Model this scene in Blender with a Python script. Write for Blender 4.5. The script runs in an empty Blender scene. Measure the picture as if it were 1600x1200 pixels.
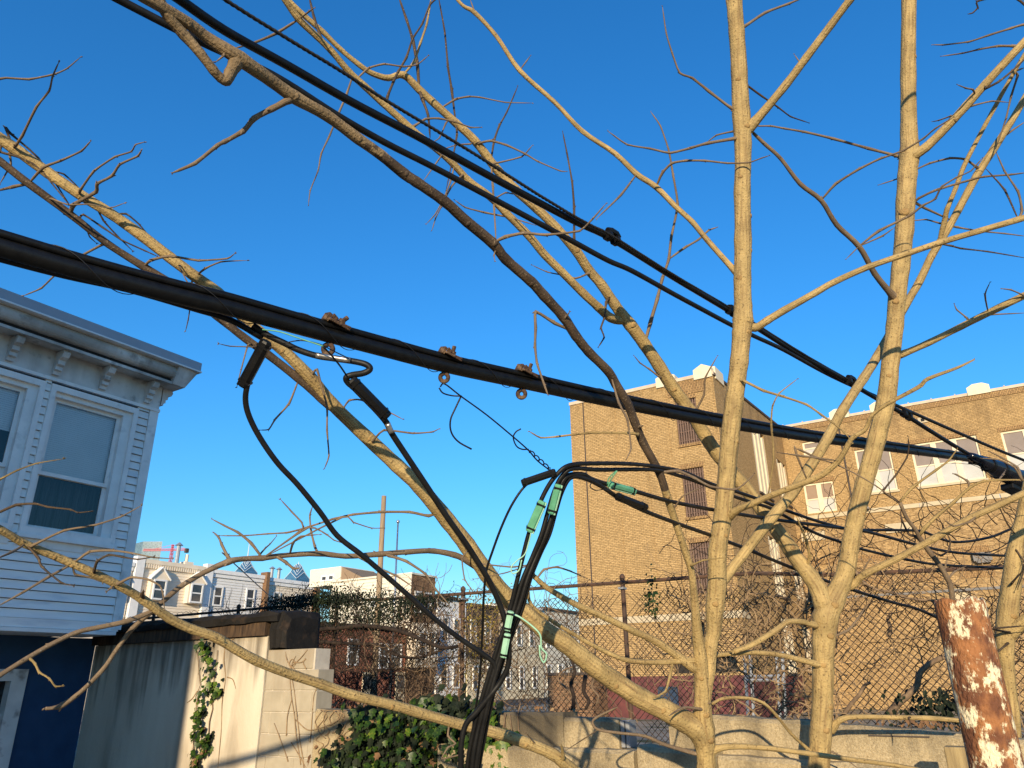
import bpy, bmesh, math, random
import numpy as np
from mathutils import Vector, Matrix
rng = random.Random(7)
sc = bpy.context.scene
col = sc.collection

# ------------------------------------------------------------------ camera
F = 1160.0; PITCH = math.radians(21.7); ROLL = 0.0124; YAW = math.radians(32.5); EYE = 1.6
fh = np.array([-math.sin(YAW), math.cos(YAW), 0.0]); rt0 = np.array([math.cos(YAW), math.sin(YAW), 0.0])
fw = fh*math.cos(PITCH)+np.array([0, 0, math.sin(PITCH)])
up0 = -fh*math.sin(PITCH)+np.array([0, 0, math.cos(PITCH)])
rt = rt0*math.cos(ROLL)-up0*math.sin(ROLL); upv = up0*math.cos(ROLL)+rt0*math.sin(ROLL)
CAM = np.array([0.0, 0.0, EYE])
cd = bpy.data.cameras.new('camera'); cam = bpy.data.objects.new('camera', cd); col.objects.link(cam)
cd.sensor_width = 36.0; cd.lens = F/1600*36.0; cd.clip_start = 0.05; cd.clip_end = 12000
m = Matrix.Identity(4)
for i in range(3):
    m[i][0] = rt[i]; m[i][1] = upv[i]; m[i][2] = -fw[i]; m[i][3] = CAM[i]
cam.matrix_world = m
sc.camera = cam

# ------------------------------------------------------------------ sky, sun, exposure
SUN_EL = math.radians(12.7)
SUN_OFF = math.radians(21.0)            # the light travels this far to the left of +Y
travel = Vector((-math.sin(SUN_OFF)*math.cos(SUN_EL), math.cos(SUN_OFF)*math.cos(SUN_EL), -math.sin(SUN_EL)))
w = bpy.data.worlds.new('World'); sc.world = w; w.use_nodes = True
wn = w.node_tree.nodes; wl = w.node_tree.links
bg = wn['Background']
sky = wn.new('ShaderNodeTexSky'); sky.sky_type = 'NISHITA'; sky.sun_disc = False
sky.sun_elevation = SUN_EL
sky.sun_rotation = math.atan2(-travel.x, -travel.y)
sky.altitude = 50; sky.air_density = 1.5; sky.dust_density = 0.1; sky.ozone_density = 8.0
hs = wn.new('ShaderNodeHueSaturation'); hs.inputs['Saturation'].default_value = 1.08; hs.inputs['Hue'].default_value = 0.501
wl.new(sky.outputs[0], hs.inputs['Color']); wl.new(hs.outputs[0], bg.inputs['Color'])
bg.inputs['Strength'].default_value = 0.145
sl = bpy.data.lights.new('sun', 'SUN'); so = bpy.data.objects.new('sun', sl); col.objects.link(so)
sl.energy = 3.45; sl.angle = math.radians(0.53); sl.color = (1.0, 0.81, 0.55)
so.rotation_euler = travel.to_track_quat('-Z', 'Y').to_euler()
so.location = (20, -60, 30)
vs = sc.view_settings
vs.view_transform = 'Standard'; vs.look = 'None'; vs.gamma = 1.0; vs.exposure = 0.86
vs.use_curve_mapping = False

# ------------------------------------------------------------------ survey helpers (photo measurement -> place in the world)
def ray(x, y): return fw+rt*((x-800)/F)-upv*((y-600)/F)
def at(x, y, d): return CAM+ray(x, y)*d
def onX(x, y, X): r = ray(x, y); return CAM+r*(X/r[0])
def onY(x, y, Y): r = ray(x, y); return CAM+r*(Y/r[1])

# ------------------------------------------------------------------ object helpers
def empty(name, loc):
    o = bpy.data.objects.new(name, None); col.objects.link(o); o.location = Vector(loc); o.empty_display_size = 0.1
    return o
def tag(o, label=None, cat=None, group=None, kind=None):
    if label: o['label'] = label
    if cat: o['category'] = cat
    if group: o['group'] = group
    if kind: o['kind'] = kind
    return o
def root_loc(p):
    v = Vector((0, 0, 0))
    while p is not None:
        v += p.location; p = p.parent
    return v
def build(name, V, Fc, mat, parent=None, smooth=False, uv=None, origin=None):
    """V: world coordinates. One mesh object, linked."""
    V = np.asarray(V, dtype=float).reshape(-1, 3)
    if parent is not None: org = np.array(root_loc(parent))
    elif origin is not None: org = np.array(origin, dtype=float)
    else: org = np.array([V[:, 0].mean(), V[:, 1].mean(), V[:, 2].min()])
    me = bpy.data.meshes.new(name)
    me.from_pydata((V-org).tolist(), [], [tuple(int(i) for i in f) for f in Fc])
    if uv is not None:
        ul = me.uv_layers.new(name='UVMap')
        ul.data.foreach_set('uv', np.asarray(uv, dtype=np.float32).ravel())
    me.update()
    if smooth: me.polygons.foreach_set('use_smooth', [True]*len(me.polygons))
    if mat is not None: me.materials.append(mat)
    o = bpy.data.objects.new(name, me); col.objects.link(o)
    if parent is not None: o.parent = parent
    else: o.location = Vector(org)
    return o
class MB:
    def __init__(s): s.v = []; s.f = []; s.uv = []
    def add(s, V, Fc, uv=None):
        b = len(s.v); s.v.extend([tuple(p) for p in V]); s.f.extend([tuple(i+b for i in f) for f in Fc])
        n = sum(len(f) for f in Fc)
        s.uv.extend(uv if uv is not None else [(0, 0)]*n)
    def box(s, a, b, jit=0.0):
        x0, y0, z0 = [min(a[i], b[i]) for i in range(3)]; x1, y1, z1 = [max(a[i], b[i]) for i in range(3)]
        V = [(x0, y0, z0), (x1, y0, z0), (x1, y1, z0), (x0, y1, z0), (x0, y0, z1), (x1, y0, z1), (x1, y1, z1), (x0, y1, z1)]
        if jit: V = [tuple(c+rng.uniform(-jit, jit) for c in p) for p in V]
        Fc = [(0, 3, 2, 1), (4, 5, 6, 7), (0, 1, 5, 4), (1, 2, 6, 5), (2, 3, 7, 6), (3, 0, 4, 7)]
        uv = []
        for f in Fc:
            P = [V[i] for i in f]
            ex = max(p[0] for p in P)-min(p[0] for p in P); ey = max(p[1] for p in P)-min(p[1] for p in P); ez = max(p[2] for p in P)-min(p[2] for p in P)
            mn = min((ex, 0), (ey, 1), (ez, 2))[1]
            for p in P: uv.append((p[1], p[2]) if mn == 0 else ((p[0], p[2]) if mn == 1 else (p[0], p[1])))
        s.add(V, Fc, uv)
    def bar(s, p, q, wx, wy, ref=(0, 0, 1)):
        p = Vector(p); q = Vector(q); t = (q-p).normalized(); r = Vector(ref)
        if abs(t.dot(r)) > .95: r = Vector((0, 1, 0))
        a = t.cross(r).normalized(); b = a.cross(t)
        V = []
        for c in (p, q):
            for i, j in ((-1, -1), (1, -1), (1, 1), (-1, 1)): V.append(c+a*(i*wx/2)+b*(j*wy/2))
        s.add(V, [(0, 1, 2, 3), (7, 6, 5, 4), (0, 4, 5, 1), (1, 5, 6, 2), (2, 6, 7, 3), (3, 7, 4, 0)])
    def tube(s, P, Rr, sides=8, cap=True):
        V, Fc, uv = tube(P, Rr, sides, cap); s.add(V, Fc, uv)
    def quad(s, P, uv=None): s.add(P, [(0, 1, 2, 3)], uv)
    def build(s, name, mat, parent=None, smooth=False, origin=None):
        return build(name, s.v, s.f, mat, parent, smooth, s.uv, origin)
def tube(P, Rr, sides=8, cap=True):
    P = np.asarray(P, float); n = len(P); Rr = np.broadcast_to(np.asarray(Rr, float), (n,))
    T = np.gradient(P, axis=0); T /= np.linalg.norm(T, axis=1)[:, None]+1e-12
    a = np.cross(T[0], [0, 0, 1.0])
    if np.linalg.norm(a) < .1: a = np.cross(T[0], [0, 1.0, 0])
    a /= np.linalg.norm(a)
    ang = np.arange(sides)*2*math.pi/sides
    V = []; L = 0.0; Ls = []
    for i in range(n):
        if i: L += np.linalg.norm(P[i]-P[i-1]); a = a-T[i]*np.dot(a, T[i]); a /= np.linalg.norm(a)+1e-12
        Ls.append(L); b = np.cross(T[i], a)
        V.append(P[i]+(np.cos(ang)[:, None]*a+np.sin(ang)[:, None]*b)*Rr[i])
    V = np.concatenate(V); Fc = []; uv = []
    for i in range(n-1):
        for k in range(sides):
            k2 = (k+1) % sides
            Fc.append((i*sides+k, i*sides+k2, (i+1)*sides+k2, (i+1)*sides+k))
            u0 = k/sides; u1 = (k+1)/sides
            uv += [(u0, Ls[i]), (u1, Ls[i]), (u1, Ls[i+1]), (u0, Ls[i+1])]
    if cap:
        Fc.append(tuple(range(sides-1, -1, -1))); Fc.append(tuple((n-1)*sides+k for k in range(sides)))
        uv += [(0, 0)]*(2*sides)
    return V, Fc, uv
def smooth_path(P, sub=4, tension=0.5):
    """Catmull-Rom through rows of P (any columns)."""
    P = np.asarray(P, float); n = len(P)
    if n < 3:
        return np.array([P[0]+(P[-1]-P[0])*t for t in np.linspace(0, 1, sub+1)]), [0, sub]
    E = np.vstack([2*P[0]-P[1], P, 2*P[-1]-P[-2]]); out = []; keys = []
    for i in range(n-1):
        p0, p1, p2, p3 = E[i], E[i+1], E[i+2], E[i+3]; keys.append(len(out))
        for k in range(sub):
            t = k/sub
            m1 = (p2-p0)*tension; m2 = (p3-p1)*tension
            out.append((2*t**3-3*t**2+1)*p1+(t**3-2*t**2+t)*m1+(-2*t**3+3*t**2)*p2+(t**3-t**2)*m2)
    keys.append(len(out)); out.append(P[-1])
    return np.array(out), keys

# ------------------------------------------------------------------ materials
def pm(name, c1, c2=None, scale=8.0, rough=0.8, bump=0.0, bscale=None, detail=6, coord='Object', spec=0.3, metal=0.0, lo=.35, hi=.65, stretch=None, c3=None, s3=1.5, t3=.6, sharp=.07):
    mt = bpy.data.materials.new(name); mt.use_nodes = True
    nt = mt.node_tree; nd = nt.nodes; lk = nt.links; bs = nd['Principled BSDF']
    bs.inputs['Roughness'].default_value = rough; bs.inputs['Metallic'].default_value = metal
    bs.inputs['Specular IOR Level'].default_value = spec
    tc = nd.new('ShaderNodeTexCoord'); src = tc.outputs[coord]
    if stretch:
        mp = nd.new('ShaderNodeMapping'); mp.inputs['Scale'].default_value = stretch; lk.new(src, mp.inputs['Vector']); src = mp.outputs[0]
    if c2 is None: c2 = tuple(v*.82 for v in c1)
    nz = nd.new('ShaderNodeTexNoise'); nz.inputs['Scale'].default_value = scale; nz.inputs['Detail'].default_value = detail
    lk.new(src, nz.inputs['Vector'])
    mr = nd.new('ShaderNodeMapRange'); mr.inputs['From Min'].default_value = lo; mr.inputs['From Max'].default_value = hi
    lk.new(nz.outputs['Fac'], mr.inputs['Value'])
    mx = nd.new('ShaderNodeMix'); mx.data_type = 'RGBA'
    mx.inputs[6].default_value = (*c1, 1); mx.inputs[7].default_value = (*c2, 1)
    lk.new(mr.outputs[0], mx.inputs[0]); out = mx.outputs[2]
    if c3 is not None:
        n3 = nd.new('ShaderNodeTexNoise'); n3.inputs['Scale'].default_value = s3; n3.inputs['Detail'].default_value = 12; n3.inputs['Roughness'].default_value = .5 if sharp > .03 else .72
        lk.new(src, n3.inputs['Vector'])
        m3 = nd.new('ShaderNodeMapRange'); m3.inputs['From Min'].default_value = t3-sharp; m3.inputs['From Max'].default_value = t3+sharp
        lk.new(n3.outputs['Fac'], m3.inputs['Value'])
        x3 = nd.new('ShaderNodeMix'); x3.data_type = 'RGBA'; lk.new(m3.outputs[0], x3.inputs[0]); lk.new(out, x3.inputs[6])
        x3.inputs[7].default_value = (*c3, 1); out = x3.outputs[2]
    lk.new(out, bs.inputs['Base Color'])
    if bump:
        nb = nd.new('ShaderNodeTexNoise'); nb.inputs['Scale'].default_value = bscale or scale*4; nb.inputs['Detail'].default_value = 5
        lk.new(src, nb.inputs['Vector'])
        bp = nd.new('ShaderNodeBump'); bp.inputs['Strength'].default_value = bump; bp.inputs['Distance'].default_value = 0.01
        lk.new(nb.outputs['Fac'], bp.inputs['Height']); lk.new(bp.outputs[0], bs.inputs['Normal'])
    return mt
def brick_mat(name, c1, c2, mortar, grime=(.10, .075, .045), bw=.21, rh=.075, rough=.9, g0=.58, flip=False):
    mt = bpy.data.materials.new(name); mt.use_nodes = True
    nt = mt.node_tree; nd = nt.nodes; lk = nt.links; bs = nd['Principled BSDF']
    bs.inputs['Roughness'].default_value = rough; bs.inputs['Specular IOR Level'].default_value = .15
    tc = nd.new('ShaderNodeTexCoord'); src = tc.outputs['UV']
    if flip:
        mp = nd.new('ShaderNodeMapping'); mp.inputs['Rotation'].default_value = (0, 0, math.pi/2); lk.new(src, mp.inputs[0]); src = mp.outputs[0]
    b = nd.new('ShaderNodeTexBrick'); b.inputs['Scale'].default_value = 1.0; b.inputs['Brick Width'].default_value = bw; b.inputs['Row Height'].default_value = rh
    b.inputs['Mortar Size'].default_value = .009; b.inputs['Mortar Smooth'].default_value = .3; b.inputs['Bias'].default_value = 0.0
    b.inputs['Color1'].default_value = (*c1, 1); b.inputs['Color2'].default_value = (*c2, 1); b.inputs['Mortar'].default_value = (*mortar, 1)
    lk.new(src, b.inputs['Vector'])
    # single darker bricks: white noise sampled on the brick lattice through a stretched noise
    mp2 = nd.new('ShaderNodeMapping'); mp2.inputs['Scale'].default_value = (1/bw, 1/rh, 1); lk.new(src, mp2.inputs[0])
    n2 = nd.new('ShaderNodeTexNoise'); n2.inputs['Scale'].default_value = 1.9; n2.inputs['Detail'].default_value = 3; lk.new(mp2.outputs[0], n2.inputs['Vector'])
    r2 = nd.new('ShaderNodeMapRange'); r2.inputs['From Min'].default_value = .50; r2.inputs['From Max'].default_value = .66; lk.new(n2.outputs['Fac'], r2.inputs['Value'])
    r2.inputs['To Max'].default_value = .75
    n3 = nd.new('ShaderNodeTexNoise'); n3.inputs['Scale'].default_value = .35; n3.inputs['Detail'].default_value = 8; n3.inputs['Roughness'].default_value = .65; lk.new(src, n3.inputs['Vector'])
    r3 = nd.new('ShaderNodeMapRange'); r3.inputs['From Min'].default_value = g0; r3.inputs['From Max'].default_value = g0+.2; r3.inputs['To Max'].default_value = .55; lk.new(n3.outputs['Fac'], r3.inputs['Value'])
    x2 = nd.new('ShaderNodeMix'); x2.data_type = 'RGBA'; lk.new(r2.outputs[0], x2.inputs[0]); lk.new(b.outputs['Color'], x2.inputs[6]); x2.inputs[7].default_value = (*[c*.45 for c in c2], 1)
    x3 = nd.new('ShaderNodeMix'); x3.data_type = 'RGBA'; lk.new(r3.outputs[0], x3.inputs[0]); lk.new(x2.outputs[2], x3.inputs[6]); x3.inputs[7].default_value = (*grime, 1)
    lk.new(x3.outputs[2], bs.inputs['Base Color'])
    bp = nd.new('ShaderNodeBump'); bp.inputs['Strength'].default_value = 1.0; bp.inputs['Distance'].default_value = .02; bp.invert = True
    lk.new(b.outputs['Fac'], bp.inputs['Height']); lk.new(bp.outputs[0], bs.inputs['Normal'])
    return mt
def bark_mat(name, c1, c2, c3, spots, rough=.75, bump=.35, lines=22, vs_=52):
    mt = bpy.data.materials.new(name); mt.use_nodes = True
    nt = mt.node_tree; nd = nt.nodes; lk = nt.links; bs = nd['Principled BSDF']
    bs.inputs['Roughness'].default_value = rough; bs.inputs['Specular IOR Level'].default_value = .25
    tc = nd.new('ShaderNodeTexCoord')
    n1 = nd.new('ShaderNodeTexNoise'); n1.inputs['Scale'].default_value = 11; n1.inputs['Detail'].default_value = 8; lk.new(tc.outputs['Object'], n1.inputs['Vector'])
    r1 = nd.new('ShaderNodeMapRange'); r1.inputs['From Min'].default_value = .35; r1.inputs['From Max'].default_value = .65; lk.new(n1.outputs['Fac'], r1.inputs['Value'])
    x1 = nd.new('ShaderNodeMix'); x1.data_type = 'RGBA'; x1.inputs[6].default_value = (*c1, 1); x1.inputs[7].default_value = (*c2, 1); lk.new(r1.outputs[0], x1.inputs[0])
    mp = nd.new('ShaderNodeMapping'); mp.inputs['Scale'].default_value = (lines, 4.5, 1); lk.new(tc.outputs['UV'], mp.inputs[0])
    n2 = nd.new('ShaderNodeTexNoise'); n2.inputs['Scale'].default_value = 1; n2.inputs['Detail'].default_value = 6; lk.new(mp.outputs[0], n2.inputs['Vector'])
    r2 = nd.new('ShaderNodeMapRange'); r2.inputs['From Min'].default_value = .46; r2.inputs['From Max'].default_value = .72; r2.inputs['To Max'].default_value = .85; lk.new(n2.outputs['Fac'], r2.inputs['Value'])
    x2 = nd.new('ShaderNodeMix'); x2.data_type = 'RGBA'; lk.new(r2.outputs[0], x2.inputs[0]); lk.new(x1.outputs[2], x2.inputs[6]); x2.inputs[7].default_value = (*c3, 1)
    vo = nd.new('ShaderNodeTexNoise'); vo.inputs['Scale'].default_value = vs_*1.6; vo.inputs['Detail'].default_value = 3; lk.new(tc.outputs['Object'], vo.inputs['Vector'])
    r3 = nd.new('ShaderNodeMapRange'); r3.inputs['From Min'].default_value = .60; r3.inputs['From Max'].default_value = .70; r3.inputs['To Max'].default_value = .8; lk.new(vo.outputs['Fac'], r3.inputs['Value'])
    x3 = nd.new('ShaderNodeMix'); x3.data_type = 'RGBA'; lk.new(r3.outputs[0], x3.inputs[0]); lk.new(x2.outputs[2], x3.inputs[6]); x3.inputs[7].default_value = (*spots, 1)
    lk.new(x3.outputs[2], bs.inputs['Base Color'])
    ad = nd.new('ShaderNodeMath'); ad.operation = 'ADD'; lk.new(n2.outputs['Fac'], ad.inputs[0]); lk.new(vo.outputs['Fac'], ad.inputs[1])
    bp = nd.new('ShaderNodeBump'); bp.inputs['Strength'].default_value = bump; bp.inputs['Distance'].default_value = .006
    lk.new(ad.outputs[0], bp.inputs['Height']); lk.new(bp.outputs[0], bs.inputs['Normal'])
    return mt
def glass_mat(name, tint=(.97, .98, 1), refl=.04, rough=.02):
    mt = bpy.data.materials.new(name); mt.use_nodes = True
    nt = mt.node_tree; nd = nt.nodes; lk = nt.links; nd.remove(nd['Principled BSDF'])
    o = nd['Material Output']; tr = nd.new('ShaderNodeBsdfTransparent'); tr.inputs[0].default_value = (*tint, 1)
    gl = nd.new('ShaderNodeBsdfGlossy'); gl.inputs['Roughness'].default_value = rough
    fr = nd.new('ShaderNodeFresnel'); fr.inputs['IOR'].default_value = 1.5
    ma = nd.new('ShaderNodeMath'); ma.operation = 'ADD'; ma.inputs[1].default_value = refl; lk.new(fr.outputs[0], ma.inputs[0])
    mx = nd.new('ShaderNodeMixShader'); lk.new(ma.outputs[0], mx.inputs[0]); lk.new(tr.outputs[0], mx.inputs[1]); lk.new(gl.outputs[0], mx.inputs[2]); lk.new(mx.outputs[0], o.inputs[0])
    return mt
M = {}
M['bark'] = bark_mat('bark_tan', (.47, .34, .145), (.31, .225, .095), (.19, .12, .055), (.085, .058, .03), bump=1.0)
M['bark_dark'] = bark_mat('bark_dark', (.105, .072, .045), (.05, .035, .025), (.035, .025, .018), (.22, .165, .10), bump=.6, lines=14, vs_=60)
M['bark_twig'] = bark_mat('bark_twig', (.22, .16, .10), (.14, .10, .065), (.09, .065, .045), (.30, .25, .19), vs_=90)
M['vine'] = pm('vine_bark', (.24, .165, .10), (.13, .09, .06), 20, .9, .3)
M['cable'] = pm('cable_sheath', (.0035, .0035, .004), (.007, .007, .007), 30, .42, .08, spec=.3)
M['cable_grey'] = pm('weathered_cable', (.012, .0115, .011), (.006, .006, .006), 18, .5, .1, spec=.3)
M['strand'] = pm('steel_strand', (.008, .008, .009), (.016, .015, .014), 60, .5, spec=.5)
M['closure'] = pm('closure_plastic', (.006, .007, .012), (.010, .011, .016), 12, .16, spec=.6)
M['bare'] = pm('bare_metal_strip', (.55, .53, .50), (.25, .23, .2), 25, .35, metal=.8)
M['rust'] = pm('rusted_steel', (.085, .048, .03), (.03, .02, .015), 25, .8, .6, c3=(.20, .125, .07), s3=22, t3=.58)
M['rust_post'] = pm('rusted_post_paint', (.34, .145, .055), (.15, .06, .03), 22, .85, .9, bscale=90, c3=(.80, .70, .46), s3=16, t3=.545, lo=.40, hi=.60, detail=12, stretch=(1.3, 1.3, .8), sharp=.025)
M['green'] = pm('green_sleeve', (.13, .38, .22), (.09, .29, .17), 20, .45, .1)
M['pale_green'] = pm('pale_green_sleeve', (.36, .62, .44), (.28, .52, .36), 20, .5, .1)
M['siding'] = pm('white_vinyl', (.90, .87, .82), (.84, .81, .77), 3, .55, .03, stretch=(1, 1, 6), c3=(.62, .64, .66), s3=1.2, t3=.64)
M['trim'] = pm('white_trim', (.86, .84, .80), (.77, .75, .72), 6, .55, .05, c3=(.55, .55, .53), s3=5, t3=.66)
M['oldtrim'] = pm('peeling_trim', (.70, .68, .64), (.58, .56, .53), 5, .75, .2, c3=(.27, .25, .23), s3=6, t3=.66)
M['fascia'] = pm('fascia_metal', (.36, .38, .42), (.33, .35, .39), 4, .4)
M['darkgap'] = pm('gap_shade', (.02, .019, .018), (.03, .028, .025), 6, .95)  # near-black colour stands in for shade inside gaps, seams and openings
M['blue'] = pm('blue_painted_stucco', (.02, .062, .14), (.016, .05, .115), 5, .8, .25, bscale=80)
M['room'] = pm('dark_room', (.06, .06, .065), (.035, .035, .04), 2.0, .95)
M['blind'] = pm('window_blind', (.90, .92, .92), (.85, .88, .88), 4, .7)
M['curtain'] = pm('curtain', (.06, .06, .065), (.03, .03, .035), 6, .9, stretch=(1, 9, .6))
M['glass'] = glass_mat('window_glass')
M['stucco'] = pm('stained_stucco', (.66, .59, .46), (.54, .46, .34), 1.6, .9, .5, bscale=70, stretch=(1.5, 1.5, .35), c3=(.26, .21, .15), s3=1.7, t3=.63, sharp=.10)
M['cap'] = pm('tarred_cap', (.014, .012, .010), (.008, .007, .006), 9, .85, .6, c3=(.05, .032, .02), s3=5, t3=.64)
M['capwood'] = pm('weathered_cap_wood', (.10, .062, .034), (.035, .023, .016), 7, .9, .5, stretch=(4, 4, .8))
M['cmu'] = pm('painted_block', (.44, .385, .285), (.385, .335, .245), 9, .88, .25, bscale=120, c3=(.40, .335, .245), s3=3, t3=.62)
M['mortar'] = pm('mortar', (.58, .52, .42), (.50, .44, .35), 14, .9, .2)
M['concrete'] = pm('stained_concrete', (.52, .42, .255), (.32, .25, .145), 70, .95, 1.0, bscale=120, detail=12, lo=.3, hi=.7, c3=(.10, .08, .052), s3=2.0, t3=.60, sharp=.12)
M['brick'] = brick_mat('buff_brick', (.55, .365, .165), (.42, .275, .12), (.30, .20, .10), g0=.55)
M['brick_low'] = brick_mat('buff_brick_dark_headers', (.53, .355, .165), (.29, .185, .085), (.48, .335, .175), g0=.62)
M['soldier'] = brick_mat('soldier_brick', (.43, .27, .12), (.33, .20, .09), (.16, .105, .06), flip=True)
M['redbrick'] = brick_mat('red_brick', (.42, .14, .08), (.32, .10, .06), (.36, .24, .17), grime=(.09, .05, .035))
M['brownbrick'] = brick_mat('brown_brick', (.30, .17, .09), (.22, .12, .065), (.28, .2, .13))
M['limestone'] = pm('limestone', (.54, .45, .30), (.47, .39, .26), 4, .85, .15)
M['coping'] = pm('glazed_coping', (.62, .50, .36), (.50, .40, .29), 3, .6)
M['cream'] = pm('cream_paint', (.72, .63, .45), (.66, .57, .40), 3, .6)
M['shade_tan'] = pm('tan_window_shade', (.30, .215, .15), (.27, .19, .135), 3, .8)
M['shade_grey'] = pm('grey_window_shade', (.26, .215, .19), (.235, .195, .17), 3, .8)
M['frost'] = pm('frosted_pane', (.44, .43, .39), (.52, .50, .45), 1.3, .25, spec=.5)
M['grille'] = pm('rusty_grille', (.22, .14, .10), (.13, .085, .07), 20, .85)
M['grille_back'] = pm('grille_backing', (.03, .022, .024), (.09, .055, .035), 1.5, .8)
M['maroon'] = pm('maroon_paint', (.15, .048, .045), (.10, .035, .036), 3, .75)
M['bluedoor'] = pm('blue_steel_door', (.03, .05, .09), (.025, .045, .08), 3, .5)
M['vinyl_tan'] = pm('tan_siding', (.80, .70, .55), (.74, .64, .50), 2, .6)
M['vinyl_grey'] = pm('pale_grey_siding', (.76, .75, .72), (.70, .69, .66), 2, .6)
M['vinyl_white'] = pm('cream_siding', (.74, .69, .56), (.69, .64, .52), 2, .6)
M['whitepaint'] = pm('white_paint', (.82, .82, .80), (.74, .74, .73), 3, .6)
M['darkglass'] = pm('dark_window', (.035, .04, .05), (.07, .075, .085), 1.5, .08, spec=.6)
M['roof'] = pm('dark_roof', (.085, .065, .055), (.06, .05, .045), 3, .9)
M['galv'] = pm('galvanised_flue', (.42, .43, .44), (.34, .35, .36), 6, .45, metal=.5)
M['fence'] = pm('weathered_fence_wire', (.035, .028, .024), (.06, .04, .028), 8, .75, metal=.2)
M['fencepost'] = pm('rusty_fence_pipe', (.12, .065, .04), (.055, .04, .035), 12, .8, .3)
M['polewood'] = pm('utility_pole_wood', (.36, .26, .16), (.25, .18, .11), 5, .9, .4, stretch=(5, 5, .4))
M['postwood'] = pm('post_wood', (.36, .27, .13), (.22, .16, .08), 8, .85, .4, stretch=(6, 6, .5))
M['alu'] = pm('aluminium_pole', (.5, .5, .52), (.4, .4, .42), 6, .3, metal=.8)
M['ground'] = pm('yard_ground', (.32, .28, .22), (.24, .21, .16), 1.2, .95, .4, c3=(.06, .075, .03), s3=.8, t3=.56)
M['road'] = pm('street_asphalt', (.055, .054, .052), (.045, .044, .043), 3, .9, .2)
def leaf_mat(name, c1, c2, c3, rough=.42):
    mt = pm(name, c1, c2, 9, rough, 0, spec=.28, c3=c3, s3=4, t3=.6)
    bs = mt.node_tree.nodes['Principled BSDF']; bs.inputs['Subsurface Weight'].default_value = 0.0
    return mt
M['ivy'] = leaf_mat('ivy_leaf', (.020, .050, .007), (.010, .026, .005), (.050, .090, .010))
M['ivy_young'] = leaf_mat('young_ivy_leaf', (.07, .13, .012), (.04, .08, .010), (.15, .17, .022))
M['ivy_dark'] = leaf_mat('dark_shaded_ivy_leaf', (.010, .018, .006), (.006, .010, .004), (.018, .030, .008), .7)  # darker leaf copy with the shade put into its colour
M['ivy_dry'] = leaf_mat('dry_leaf', (.22, .12, .055), (.12, .065, .035), (.34, .23, .12), .85)
M['yellowleaf'] = leaf_mat('yellow_leaf', (.30, .22, .035), (.22, .17, .04), (.14, .15, .03), .7)

def streaks(mt, colr, z0, z1, sx=9.0, amount=.85):
    """dirt that has run down from the top edge of a wall"""
    nt = mt.node_tree; nd = nt.nodes; lk = nt.links; bs = nd['Principled BSDF']; old = bs.inputs['Base Color'].links[0].from_socket
    tc = nd.new('ShaderNodeTexCoord'); mp = nd.new('ShaderNodeMapping'); mp.inputs['Scale'].default_value = (sx, sx, .5); lk.new(tc.outputs['Object'], mp.inputs[0])
    nz = nd.new('ShaderNodeTexNoise'); nz.inputs['Scale'].default_value = 1; nz.inputs['Detail'].default_value = 7; lk.new(mp.outputs[0], nz.inputs['Vector'])
    sp = nd.new('ShaderNodeSeparateXYZ'); lk.new(tc.outputs['Object'], sp.inputs[0])
    n2 = nd.new('ShaderNodeTexNoise'); n2.inputs['Scale'].default_value = 1.1; n2.inputs['Detail'].default_value = 5; lk.new(tc.outputs['Object'], n2.inputs['Vector'])
    zr = nd.new('ShaderNodeMapRange'); zr.inputs['From Min'].default_value = z0; zr.inputs['From Max'].default_value = z1; zr.inputs['To Min'].default_value = -.32; zr.inputs['To Max'].default_value = .22; lk.new(sp.outputs['Z'], zr.inputs['Value'])
    a1 = nd.new('ShaderNodeMath'); a1.operation = 'ADD'; lk.new(nz.outputs['Fac'], a1.inputs[0]); lk.new(zr.outputs[0], a1.inputs[1])
    a2 = nd.new('ShaderNodeMath'); a2.operation = 'MULTIPLY_ADD'; a2.inputs[1].default_value = .7; lk.new(n2.outputs['Fac'], a2.inputs[0]); lk.new(a1.outputs[0], a2.inputs[2])
    mr = nd.new('ShaderNodeMapRange'); mr.inputs['From Min'].default_value = .82; mr.inputs['From Max'].default_value = 1.12; mr.inputs['To Max'].default_value = amount; lk.new(a2.outputs[0], mr.inputs['Value'])
    mx = nd.new('ShaderNodeMix'); mx.data_type = 'RGBA'; lk.new(mr.outputs[0], mx.inputs[0]); lk.new(old, mx.inputs[6]); mx.inputs[7].default_value = (*colr, 1); lk.new(mx.outputs[2], bs.inputs['Base Color'])
streaks(M['brick'], (.17, .11, .055), 11.5, 15.4, 2.2, .5)
streaks(M['siding'], (.50, .50, .48), 1.5, 5.6, 3.0, .4)
streaks(M['oldtrim'], (.20, .18, .15), 4.7, 5.6, 4.0, .6)
streaks(M['stucco'], (.13, .105, .075), 1.0, 2.1)
streaks(M['concrete'], (.07, .06, .045), .7, 1.45, 6.0)
streaks(M['cmu'], (.26, .215, .15), .8, 2.0, 7.0, .5)

# ================================================================== ground
def sheet(name, x0, x1, y0, y1, z, mat):
    o = build(name, [(x0, y0, z), (x1, y0, z), (x1, y1, z), (x0, y1, z)], [(0, 1, 2, 3)], mat, origin=((x0+x1)/2, (y0+y1)/2, z))
    return tag(o, kind='structure')
sheet('ground', -6000, 6000, -6000, 6000, 0, M['ground'])
sheet('yard', -26, 14, 5.9, 30.9, .006, M['ground'])
sheet('street', -37, -28, 20, 130, .008, M['road'])

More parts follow.
